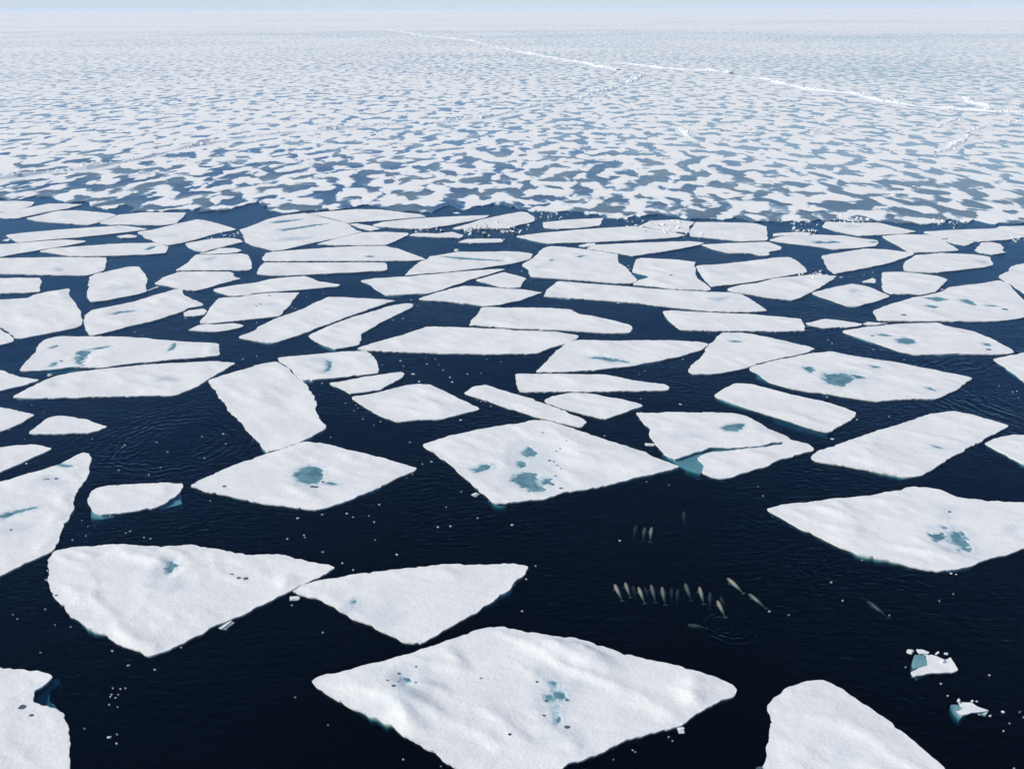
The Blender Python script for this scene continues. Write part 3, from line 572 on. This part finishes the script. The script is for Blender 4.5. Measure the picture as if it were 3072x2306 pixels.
("great slanting floe with a large teal pool and two small ones, right side", "C 2016,1448 2050,1428 D 100,1394 300,1349 450,1324 600,1307 800,1347 1100,1387 1500,1467 1778,1527 1700,1598 1640,1638 H 1500,178 1150,188 1000,203 600,138 300,98 100,38 0,-38",
  dict(ponds=[("D 565,1495 640,1495 740,1490 840,1520 760,1560 700,1595 600,1570 560,1540", .45), ("D 790,1500 860,1512 910,1530 830,1530", .6), ("D 390,1438 460,1440 470,1460 445,1480 410,1460", .5), ("D 1405,1605 1440,1612 1475,1630 1430,1622", .3), ("D 940,1425 1000,1432 1020,1440 970,1440", .3)], slushes=[("D 550,1480 800,1480 940,1530 780,1600 600,1580", .35)], shelves=[("D 0,1480 300,1580 600,1640 600,1665 250,1600 0,1515", .5)], relief=.3)),
("smooth parallelogram floe with a faint stripe, isolated, right far band", "D 533,515 700,487 900,457 1060,462 1296,492 1290,508 1100,573 900,618 660,660 620,653 572,600", {}),
("flat far-right floe with a double blue-grey puddle along its far side", "D 103,384 200,352 490,340 700,348 998,387 1008,405 985,436 850,448 650,461 450,431 200,403", dict(ponds=[("D 460,405 520,392 580,405 640,395 690,405 600,412 500,412", .5), ("D 940,400 980,396 985,404 950,406", .4)])),
("thin strip floe topped with a white ice heap, far right, behind the double-puddle floe", "D 133,330 350,318 458,327 430,343 260,348 133,352", {}),
("lens-shaped far floe touching the rubble line at the pack edge, right side", "D 538,270 570,232 800,242 1000,242 1325,315 1200,333 1020,343 850,348 650,310", dict(slushes=[("D 740,272 800,270 810,278 750,280", .6)])),
("far-right floe narrowing to a blunt right corner, between two narrow leads", "D 1026,352 1200,338 1440,342 1545,385 1672,470 1600,478 1500,484 1300,488 1250,476", {}),
("long far-right floe running off the right edge below the pack ice", "D 1374,317 1600,303 1980,288 2000,273 2260,268 2400,268 2400,350 2260,355 2090,380 1850,398 1700,383 1540,368 1455,338", {}),
("small pointed floe in the gap below the long far-right edge floe", "D 1545,382 1600,374 1800,397 1740,430 1640,413", {}),
("crumbling small floe with loose fragments around it, far right", "D 1805,465 1860,404 1950,404 2020,419 2045,450 2030,470 2070,490 1950,503 1850,488", {}),
("bun-shaped floe with rounded right end and one faint dimple, far right", "D 1203,600 1230,564 1312,512 1530,492 1800,504 1920,524 1956,590 1900,608 1500,653 1300,648 1220,633", dict(slushes=[("D 1820,560 1860,562 1850,572 1825,570", .8)])),
("smooth block-shaped floe with a tiny chip at its right corner, right side", "D 1028,652 1210,649 1500,682 1582,711 1530,768 1480,816 1380,836 1100,828 1043,803", {}),
("kite-shaped floe with one tiny dark dash in its middle, right side", "D 446,824 600,782 790,747 950,777 1105,850 1000,888 830,933 750,928", dict(slushes=[("D 765,810 790,808 795,814 770,816", .9), ("D 780,852 850,850 850,856 790,858", .5)])),
("wide right-side floe with three separate teal puddles", "D 958,970 1100,917 1290,862 1500,824 1600,774 1850,744 2010,719 2085,745 2145,820 2205,880 2260,905 2260,1008 2180,1033 2000,1058 1500,1056 1200,1056 1000,1051",
  dict(ponds=[("D 1390,865 1500,858 1580,878 1500,892", .4), ("D 1680,880 1750,878 1790,900 1810,925 1740,908", .5), ("D 1395,930 1440,924 1500,938 1470,948", .4), ("D 1890,928 1960,926 2000,933 1940,934", .3)], holes=["D 2055,958,1.2 1215,1005,1.0"])),
("rounded floe entering from the right edge above the three-puddle floe", "D 1994,685 2080,642 2092,605 2212,577 2300,580 2300,850 2212,826 2110,750", {}),
("small low diamond floe linked to a thin icy tongue, right side", "D 403,1075 560,1037 700,1052 870,1080 830,1098 560,1116", {}),
("thin icy tongue between the small low diamond floe and the pool floe beneath", "D 880,1074 920,1061 1080,1072 1000,1086 930,1087", {}),
("pointed-left floe with a blue-grey pool and a dark smudge, right side", "D 698,1140 850,1112 1100,1084 1500,1068 1540,1092 1800,1142 1920,1192 2100,1282 2140,1318 2000,1333 1650,1323 1330,1338 1200,1308 950,1228",
  dict(ponds=[("D 1165,1210 1220,1195 1290,1210 1310,1235 1240,1245 1180,1235", .4), ("D 1000,1168 1060,1165 1110,1180 1050,1178", .4), ("D 1880,1240 1920,1245 1930,1260 1900,1258", .6)], holes=["D 1920,1292,.9 950,1180,.8"])),
("floe cut by the right edge with its point towards the great slanting floe", "D 1958,1370 2100,1342 2212,1312 2350,1320 2350,1670 2212,1553 2100,1468", {}),
("small white notched scrap floe alone in the water, right far band", "D 867,730 955,697 983,710 978,738", {}),
("melting ice chunk with white upright blocks and a pale teal underwater shelf, lower right", "L 1270,850 1350,807 1420,790 1395,730 1400,702 1440,700 1480,712 1560,742 1605,722 1670,830 1620,853 1450,850 1380,868 1300,880", dict(relief=.1, shelves=[("L 1310,700 1400,700 1430,780 1360,810 1290,815", .3), ("L 1660,790 1760,820 1740,840 1650,860", 1.6)])),
("smaller melting ice chunk with a pale teal left shelf, near the bottom right corner", "L 1642,1165 1700,1145 1690,1120 1662,1088 1780,1092 1830,1125 1925,1163 1850,1180 1710,1200", dict(relief=.08, shelves=[("L 1590,1098 1680,1105 1710,1145 1645,1160 1720,1200 1690,1218 1640,1180", .3), ("L 1900,1130 1985,1150 1970,1165 1920,1165", 1.6)])),
("narrow pointed scrap off the lower left edge of the big three-pool floe", "F 1815,975 1850,945 1858,955 1835,970", {}),
("thin flat scrap beneath the meeting point of the two lower-left floes", "J 300,218 380,215 380,240 320,235", {}),
("thin curved scrap along the lower right flank of the huge lower-left floe", "I 1830,488 1850,455 1920,410 1915,425 1860,470", {}),
("small lozenge-shaped fragment off the lower right side of the largest foreground floe", "K 1412,1300 1470,1298 1478,1312 1440,1320", {}),
("little oval slab above the left of the melting ice chunk, lower right", "L 1322,655 1370,655 1432,678 1415,692 1350,688 1328,672", {}),
("tiny slab floating far left of the melting ice chunk's upright blocks, lower right", "L 1250,653 1275,655 1296,672 1285,678 1262,668", {}),
]

floes = []
for lab, outl, opt in FLOES:
    floes.append(build_floe(lab, outl, **opt))

# ------------------------------------------------------------------ ice blocks, rubble heaps, pressure ridges
def add_block(V, Fc, c, s, rng, flat=0.6):
    """one broken ice block: a jittered eight-cornered lump"""
    b = len(V); a = rng.uniform(0, 6.28); ca, sa = math.cos(a), math.sin(a); tx, ty = rng.uniform(-.45, .45), rng.uniform(-.45, .45)
    for k in range(8):
        x = (1 if k & 1 else -1)*s*rng.uniform(.55, 1.0); y = (1 if k & 2 else -1)*s*rng.uniform(.35, .8); z = (1 if k & 4 else -1)*s*flat*rng.uniform(.5, 1.0)
        z += x*tx + y*ty
        V.append((c[0] + x*ca - y*sa, c[1] + x*sa + y*ca, c[2] + z))
    for f in ((0,2,3,1), (4,5,7,6), (0,1,5,4), (2,6,7,3), (0,4,6,2), (1,3,7,5)): Fc.append(tuple(b+i for i in f))
def heap(label, spec, n, smin, smax, spread, z0=0.35, name='ice_rubble', cat='ice heap'):
    line = resample(poly(spec, 0.3), 1.5, False); rng = random.Random(hash_s(spec)); V = []; Fc = []
    c0 = line[len(line)//2]
    for i in range(int(n*0.5)):
        p = line[rng.randrange(len(line))]; s = smin*.6 + (smax-smin)*.42*rng.random()**2.2
        q = (p.x - c0.x + rng.gauss(0, spread), p.y - c0.y + rng.gauss(0, spread*1.6), z0 + rng.uniform(-.2, .25)*s)
        add_block(V, Fc, q, s, rng)
    o = link(name, mesh(name, V, Fc), None, mat_ice); o.location = (c0.x, c0.y, 0)
    return tag(o, label, cat)
heap("band of loose white ice blocks on the strip floe at far centre", "B 1740,310 1850,300 2000,295 2212,302", 120, .5, 1.9, 3.0)
heap("small bright ice heap at the right end of the thin white strip floe, far centre", "B 1340,300 1450,300 1560,308", 45, .4, 1.6, 2.5)
heap("scatter of blocky white rubble near the pack edge, right of centre", "C 1110,250 1250,275 1350,285 1480,312", 110, .4, 1.8, 4.5)
heap("jumble of ice blocks beside the small slab with slanted end, pack edge", "C 250,195 380,190 450,200", 35, .4, 1.3, 2.5)
heap("row of bright ice blocks along the far side of the lens-shaped far-right floe", "D 720,225 800,220 880,225", 55, .5, 1.8, 2.5)
heap("white ice heap on the thin strip floe behind the double-puddle floe", "D 350,318 390,312 440,322", 34, .5, 1.5, 1.5)
heap("pile of rounded white ice on the far edge of the peaked floe, right far band", "D 350,678 400,676 460,676 540,672", 44, .4, 1.1, 1.0)
heap("patch of loose ice blocks in the channel right of the large peaked far floe", "A 1780,350 1860,330 1930,330 1990,350", 45, .4, 1.3, 2.5, 0.1)
heap("white blocks edging the pack ice at the far right", "D 1500,250 1580,228 1700,225", 45, .4, 1.4, 2.5)
heap("ice blocks trailing over the corner of the long floe running off the right edge", "D 2090,372 2160,378 2250,382", 30, .4, 1.2, 1.5, .2)
heap("rubble of small blocks at the pack edge, between the two far-right floes", "D 230,240 320,245 450,240", 45, .3, 1.3, 3)
def single_block(label, tilepos, s, n=3):
    return heap(label, tilepos, n, s*.6, s, s*.3, .4, 'ice_block', 'ice block')
single_block("little knob of ice on the far corner of the centre melt-channel floe", "B 1690,472 1702,470", 1.5, 5)
single_block("small white knob on the far edge of the long wedge floe, left side", "A 425,1505 440,1502", 1.0, 5)
single_block("row of tilted white ice blocks standing on the melting chunk's far side", "L 1480,705 1500,712 1560,715 1600,725", 0.42, 9)
single_block("leaning white block in the middle of the larger melting chunk", "L 1420,712 1500,765 1540,770", 0.45, 7)
single_block("upright white blocks on the smaller melting chunk near the bottom right", "L 1670,1095 1720,1098 1790,1105", 0.35, 8)
single_block("single upright ice block at the right of the smaller melting chunk", "L 1820,1112 1826,1116", 0.4, 3)

def ridge(label, spec, hmax, wid, gap=0.0):
    """a line of thrown-up ice: a low berm with tilted blocks along its crest"""
    pts = poly(spec, 0.3); rng = random.Random(hash_s(spec)); V = []; Fc = []
    line = resample(pts, 2.2*max(1, hmax/1.6), False); c0 = line[len(line)//2]
    n = len(line); prof = (-3.2, -1.0, -0.45, 0.0, 0.45, 1.0, 3.2); base = 0; last = None
    for i, p in enumerate(line):
        q = line[min(n-1, i+1)] - line[max(0, i-1)]; nr = Vector((-q.y, q.x, 0)).normalized()
        p = p + nr*(n3(p.x/45, p.y/45, 5)*wid*1.6)
        k = max(0.12, 0.55 + 0.9*n3(p.x/28, p.y/28, 2)); kk = k*hmax
        if gap and n3(p.x/60, p.y/60, 8) < -gap: last = None; continue
        row = len(V)
        for u in prof:
            hgt = (1-abs(u))**0.7*kk*0.75*rng.uniform(.6, 1.2) if abs(u) < 1 else (0.06 if abs(u) < 2 else -0.03)
            if abs(u) > 2: u *= 0.8 + 0.9*abs(n3(p.x/14, p.y/14, 20+u))
            V.append((p.x - c0.x + nr.x*u*wid*k, p.y - c0.y + nr.y*u*wid*k, 0.3 + hgt))
        if last is not None:
            for j in range(6): Fc.append((last+j, row+j, row+j+1, last+j+1))
        last = row
        for m_ in range(2):
            s = hmax*rng.uniform(.18, .55)*k
            add_block(V, Fc, (p.x - c0.x + rng.gauss(0, wid*.4), p.y - c0.y + rng.gauss(0, wid*.4), 0.3 + kk*rng.uniform(.1, .7)), s, rng, .8)
    o = link('pressure_ridge', mesh('pressure_ridge', V, Fc), None, mat_ice); o.location = (c0.x, c0.y, 0)
    return tag(o, label, 'ice ridge', 'pressure ridges across the pack ice')
ridge("long pressure ridge crossing the pack ice from the left edge up towards the centre", "P -60,750 200,718 350,703 560,660 750,622 900,588 1050,563 1200,553 1350,543 1450,530 1560,520 1700,513", 3.0, 4.5)
ridge("faint continuation ridge rising to the right towards the junction, centre right pack ice", "Q -240,512 -50,490 0,480 200,440 350,410 450,385 540,360 600,330 660,315", 3.2, 5)
ridge("very distant thin pressure ridge descending from the upper middle of the pack ice", "P 1560,114 1640,128 1780,152 1950,168 2060,195 2200,225 Q 120,212 280,245 400,264 530,292", 3.6, 7)
ridge("bright pressure ridge snaking across the upper right pack ice", "Q 400,262 560,264 720,285 900,292 1000,304", 3.6, 7)
ridge("brightest, tallest stretch of pressure ridge running to the right edge of the pack ice", "Q 1030,318 1130,325 1240,355 1300,370 1350,375 1500,386 1620,415 1750,440 1900,450 2100,462 2300,466", 3.2, 6)
ridge("short thick ridge spur above the right end of the brightest ridge", "Q 1940,402 2000,420 2080,458", 3.0, 6)
ridge("broken ridge curling down from the right edge of the pack ice", "Q 2300,490 2212,500 2080,517 1990,545 1950,590 1900,615 1820,640", 1.9, 3.6, .15)
ridge("short stub of ridge left of the broken curling ridge", "Q 2000,478 1900,500 1850,530", 1.8, 3, .1)
ridge("lumpy remnant ridge in the middle right of the pack ice", "Q 770,530 820,552 870,590", 1.5, 3)
ridge("low scattered ridge of lumps between the remnant ridge and the curling ridge", "Q 1560,500 1500,525 1400,545 1340,552", 1.4, 2.6, .05)
ridge("low blocky ridge line on the pack ice near the right foreground band", "Q 1620,675 1700,668 1820,655", 1.2, 2.6, .05)

# ------------------------------------------------------------------ loose ice chips
def chip_mesh(k):
    rng = random.Random(k*17+3); n = 9; ph = rng.uniform(0, 6); V = []
    rad = [(0.75 + 0.5*rng.random()) for _ in range(n)]
    for lv, (sc, z) in enumerate(((0.78, 0.20), (1.0, 0.07), (0.95, -0.16), (0.6, -0.42))):
        for i in range(n):
            a = ph + 2*math.pi*i/n; V.append((math.cos(a)*rad[i]*sc*0.5*1.25, math.sin(a)*rad[i]*sc*0.5*0.8, z + (0.10*rng.uniform(-1, 1) if lv == 0 else 0)))
    Fc = [tuple(range(n)), tuple(reversed(range(3*n, 4*n)))]
    for l in range(3):
        for i in range(n): Fc.append((l*n+i, (l+1)*n+i, (l+1)*n+(i+1) % n, l*n+(i+1) % n))
    me = mesh('ice_chip', V, Fc); me.materials.append(mat_ice); return me
chip_meshes = [chip_mesh(k) for k in range(6)]
CHIPS = ["E 78,440,24 220,720,34 262,232,14 362,290,10 152,190,14 1015,580,14 1035,566,24 1852,472,24 1675,495,16 1872,553,16 1697,673,24 985,773,22 1235,812,20 1390,620,18 1330,750,12 785,1235,16 1045,1293,20 1080,1278,28 1195,1332,18 1250,1340,24 600,1350,20 712,1316,18 205,517,10 915,1150,20 1745,1026,14 2028,697,18 730,1240,10 765,515,10 680,1190,9 1300,540,8",
 "F 570,52,18 768,215,20 850,235,16 868,258,16 838,280,18 910,350,16 1055,370,18 640,500,14 1298,542,24 1478,703,28 1403,722,18 1720,358,34 1375,40,24 1650,42,26 1630,5,20 1890,205,20 1925,210,16 1855,190,14 1970,245,16 1375,362,12 1320,808,14 1272,838,16 1128,880,18 1015,930,20 845,998,36 1045,1058,24 572,1142,32 775,1132,34 828,1162,18 368,1170,36 282,1342,24 420,1312,20 428,1332,14 1002,1202,22 578,1450,34 738,1542,24 828,1603,14 1190,1473,28 1530,1244,24 1635,1238,26 1600,1078,14 1725,950,16 1860,1170,18 2148,1225,24 958,1150,14 1000,400,10 1010,1350,8",
 "G 40,1228,22 938,1357,30 812,488,16 1440,228,36 2085,910,14 240,1565,16 1112,180,10 970,122,18 8,910,10 1160,870,10 1345,895,9",
 "H 580,168,26 826,354,20 622,515,46 632,733,16 1140,200,14 2118,125,22 2155,118,18 2165,172,12 1095,330,10 1608,1628,30 1650,1636,24 115,722,10 48,985,10 870,1520,10",
 "I 375,332,22 108,378,16 142,412,12 455,462,14 588,478,20 335,690,16 930,677,28 1065,798,38 1282,832,30 1395,685,26 1505,650,24 935,985,12 998,993,10 1040,985,14 980,1040,18 958,1066,12 915,1056,12 905,1122,12 700,1320,14 905,1392,48 965,1445,28 970,1370,10 975,1140,10 925,1040,12 383,90,34 395,14,22",
 "J 318,300,20 575,525,20 348,1060,14 1243,1575,20 1556,1635,16 828,5,12 205,235,26 2165,135,24 620,1290,8",
 "K 128,346,28 162,84,26 65,135,20 2178,350,28 1375,1422,20 1068,1514,22 1045,1498,12 885,1578,16 1345,1390,8",
 "L 612,108,22 707,262,24 262,380,18 1230,812,22 1522,950,24 1925,878,22 1930,1217,38 2038,1182,44 2178,1182,26 2092,1276,20 2042,1340,20 1840,1205,20 2208,1228,22 1510,264,18 1625,205,16 2130,1650,24 1095,382,14 1580,1050,8",
 "A 70,832,22 1540,1035,20 1118,1150,24 1182,1180,14 2015,1372,18 2130,1350,14 2130,1070,18 365,890,12 1565,1385,10 760,870,10",
 "B 1325,1497,50 1222,1388,26 1440,1415,22 1510,1375,16 1576,1465,18 1632,1524,22 1650,1563,24 1776,1497,18 1240,1038,22 1160,1050,26 1310,882,22 1365,930,14 320,948,20 350,955,16 1245,1432,14 1430,1362,12 1940,1372,12 1650,920,12 570,1575,16 580,830,12 440,855,14 2120,430,14 2055,1395,12 1688,163,90 1540,1420,12 1375,1557,26 1070,1420,10 1300,1130,10 1890,1490,12 1550,915,12 900,650,14",
 "C 125,645,20 195,723,14 930,908,60 1015,810,14 1145,1470,16 1460,1375,16 830,1160,16 1675,1160,16 390,873,14 590,860,10 1100,1500,10 1010,600,20 1025,625,16",
 "D 695,695,46 958,655,24 885,675,16 1535,798,40 770,690,12 720,535,18 620,1243,18 587,1215,14 965,1293,18 1218,1378,18 1580,1332,24 2005,1595,14 1500,865,8 2230,480,9"]
ci = 0
for s in CHIPS:
    tile, rest = s.split(' ', 1)
    for tok in rest.split():
        x, y, w = (float(q) for q in tok.split(',')); px, py = pix(tok, tile); p = at(px, py)
        rng = random.Random(ci*7+1); width = w/2.765*(p.y*math.cos(PITCH) + CAM_H*math.sin(PITCH))/F*0.52
        o = bpy.data.objects.new('ice_chip', chip_meshes[ci % 6]); col.objects.link(o)
        o.location = (p.x, p.y, rng.choice((0.0, 0.0, -.02, -.035)) ); sc = max(0.16, width)
        o.scale = (sc, sc*rng.uniform(.4, 1.0), min(1.0, 0.22 + 0.3*sc)); o.rotation_euler = (0, 0, rng.uniform(-.5, .5))
        tag(o, "small loose chip of white ice adrift on the open dark water", "ice chip", "loose ice chips dotted over the dark water"); ci += 1
print('chips', ci, 'floes', len(floes))

# ------------------------------------------------------------------ whales
def whale_mesh():
    """4.4 m arctic whale, nose at +x: one continuous skin with blunt head, flippers, narrowing tail stock and notched flukes"""
    prof = [(2.06,.02,.02,-.02),(2.02,.17,.15,-.02),(1.92,.27,.25,-.01),(1.72,.36,.34,0),(1.45,.41,.39,.0),(1.1,.46,.44,.0),(.7,.50,.47,.0),(.25,.50,.47,.01),(-.25,.46,.43,.02),(-.7,.38,.37,.03),(-1.1,.29,.30,.03),(-1.45,.19,.23,.02),(-1.75,.12,.17,.0),(-1.95,.085,.12,-.02),(-2.1,.07,.07,-.03)]
    n = 20; V = []; Fc = []
    for x, ry, rz, cz in prof:
        for i in range(n):
            a = 2*math.pi*i/n; V.append((x, math.cos(a)*ry, cz + math.sin(a)*rz*(1.06 if math.sin(a) > 0 else .96)))
    for k in range(len(prof)-1):
        for i in range(n): Fc.append((k*n+i, k*n+(i+1) % n, (k+1)*n+(i+1) % n, (k+1)*n+i))
    Fc.append(tuple(reversed(range(n)))); Fc.append(tuple(range((len(prof)-1)*n, len(prof)*n)))
    def slab(outl, z, th, tip_dz=0.0):
        b = len(V); m_ = len(outl); cx = sum(p[0] for p in outl)/m_; cy = sum(p[1] for p in outl)/m_
        for sgn in (1, -1):
            for x, y in outl: V.append((x, y, z + sgn*th*0.35 + tip_dz*abs(y)))
        V.append((cx, cy, z + th + tip_dz*abs(cy))); V.append((cx, cy, z - th + tip_dz*abs(cy)))
        for i in range(m_):
            j = (i+1) % m_
            Fc.append((b+i, b+j, b+m_*2)); Fc.append((b+m_+j, b+m_+i, b+m_*2+1)); Fc.append((b+i, b+m_+i, b+m_+j, b+j))
    fl = [(-1.98,.0),(-2.05,.18),(-2.2,.42),(-2.42,.58),(-2.55,.56),(-2.58,.36),(-2.55,.14),(-2.46,.0)]
    slab(fl, -.03, .05); slab([(x, -y) for x, y in reversed(fl)], -.03, .05)
    fp = [(1.28,.34),(1.18,.66),(.98,.88),(.82,.90),(.78,.68),(.86,.36)]
    slab(fp, -.22, .05, -.12); slab([(x, -y) for x, y in reversed(fp)], -.22, .05, -.12)
    me = mesh('whale_source', V, Fc)
    tmp = bpy.data.objects.new('whale_source', me); col.objects.link(tmp)
    rm = tmp.modifiers.new('remesh', 'REMESH'); rm.mode = 'VOXEL'; rm.voxel_size = 0.045; rm.use_smooth_shade = True
    sm = tmp.modifiers.new('smooth', 'SMOOTH'); sm.factor = .5; sm.iterations = 3
    dg = bpy.context.evaluated_depsgraph_get(); out = bpy.data.meshes.new_from_object(tmp.evaluated_get(dg))
    bpy.data.objects.remove(tmp); out.name = 'whale'
    return out
base_whale = whale_mesh()
skins = dict(pale=whale_material('pale_mottled_skin', (0.40, 0.34, 0.25), (0.17, 0.13, 0.10), (0.20, 0.13, 0.09)),
             grey=whale_material('grey_mottled_skin', (0.22, 0.18, 0.15), (0.10, 0.08, 0.07), (0.14, 0.10, 0.09)),
             dark=whale_material('dark_brown_skin', (0.13, 0.085, 0.075), (0.06, 0.042, 0.038), (0.05, 0.035, 0.03)))
wm = {}
for k, m in skins.items():
    c = base_whale.copy(); c.materials.clear(); c.materials.append(m); wm[k] = c
WHALES = [
 ("N 182,1068 288,1255", 'pale', -.34, "pale whale at the left end of the row of whales below open water"),
 ("N 318,1045 392,1215", 'pale', -.34, "pale sandy whale, second from the left in the row, heading away"),
 ("N 415,1078 462,1215", 'dark', -.62, "dim dark whale swimming between the second and third pale whales of the row"),
 ("N 488,1105 575,1290", 'pale', -.32, "brightest cream whale in the row, third pale one from the left"),
 ("N 570,1092 625,1225", 'dark', -.66, "dim brown whale right behind the brightest cream whale"),
 ("N 650,1072 716,1275", 'grey', -.42, "grey-green whale near the row's middle, left of the whale with the wide fluke"),
 ("N 790,1103 836,1308", 'grey', -.34, "grey whale showing the widest turquoise tail fluke, middle of the row"),
 ("N 912,1108 920,1260", 'dark', -.60, "small dark whale just right of the whale with the widest fluke"),
 ("N 1000,1125 978,1285", 'dark', -.52, "dark whale with a black head, centre right of the row"),
 ("N 1085,1055 1168,1250", 'grey', -.44, "grey whale set a little ahead of the row with a whitish fluke"),
 ("N 1265,1100 1333,1298", 'pale', -.36, "slim pale whale right of the gap in the row"),
 ("N 1405,1165 1410,1355", 'dark', -.52, "dark brown whale pointing straight away near the row's right end"),
 ("N 1538,1208 1600,1360", 'dark', -.60, "dark whale half hidden beside the last pale whale of the row"),
 ("N 1492,1275 1603,1465", 'pale', -.32, "cream whale lagging at the right end of the row, nearest the ring of ripples"),
 ("N 1620,992 1840,1162", 'pale', -.34, "arched beige whale swimming diagonally up-left, right of the row"),
 ("N 1892,1190 2125,1352", 'grey', -.36, "long grey-green whale following the arched beige whale"),
 ("N 1115,1582 1370,1600", 'grey', -.52, "greenish submerged whale lying crosswise beside the ring of ripples"),
 ("N 468,305 430,465", 'dark', -.60, "dim reddish-dark whale, left of the trio behind the row"),
 ("N 578,340 552,490", 'grey', -.50, "middle whale of the trio behind the row, brownish with a pale fluke"),
 ("N 662,342 640,505", 'pale', -.42, "right-hand pale whale of the trio behind the row"),
 ("N 1068,135 1086,275", 'dark', -.55, "faint lone whale farthest from the row, up to the right of the trio"),
 ("M 1835,462 2090,630", 'dark', -.50, "faint reddish-brown whale alone at the right, apart from the row"),
]
for i, (seg, skin, zc, lab) in enumerate(WHALES):
    hd, tl = poly(seg, zc*0.5)
    d = hd - tl; L = d.length; sc = min(1.15, max(0.72, L/4.55))
    o = bpy.data.objects.new('whale', wm[skin]); col.objects.link(o)
    ang = math.atan2(d.y, d.x); pitch_ = R(6.5)
    o.rotation_euler = (0, -pitch_*0 + 0, ang); o.rotation_mode = 'XYZ'
    o.rotation_euler = (R((i*37) % 11 - 5), -R(6.0), ang)
    o.scale = (L/4.55, sc*.80, sc*.88)
    mid = hd.lerp(tl, 0.47); o.location = (mid.x, mid.y, zc - 0.03)
    tag(o, lab, 'whale', 'whales swimming just under the surface')

# ------------------------------------------------------------------ sea air
def haze_box():
    m = bpy.data.materials.new('sea_haze'); m.use_nodes = True; t = m.node_tree
    t.nodes.remove(t.nodes['Principled BSDF'])
    v = t.nodes.new('ShaderNodeVolumePrincipled'); v.inputs['Color'].default_value = (0.82, 0.91, 1.0, 1); v.inputs['Density'].default_value = HAZE
    v.inputs['Anisotropy'].default_value = 0.0
    t.links.new(v.outputs[0], t.nodes['Material Output'].inputs['Volume'])
    o = box('haze', -95000, 95000, -400, 85000, -11.0, 90.0, m); tag(o, kind='stuff')
HAZE = 3.2e-5
if HAZE > 0: haze_box()
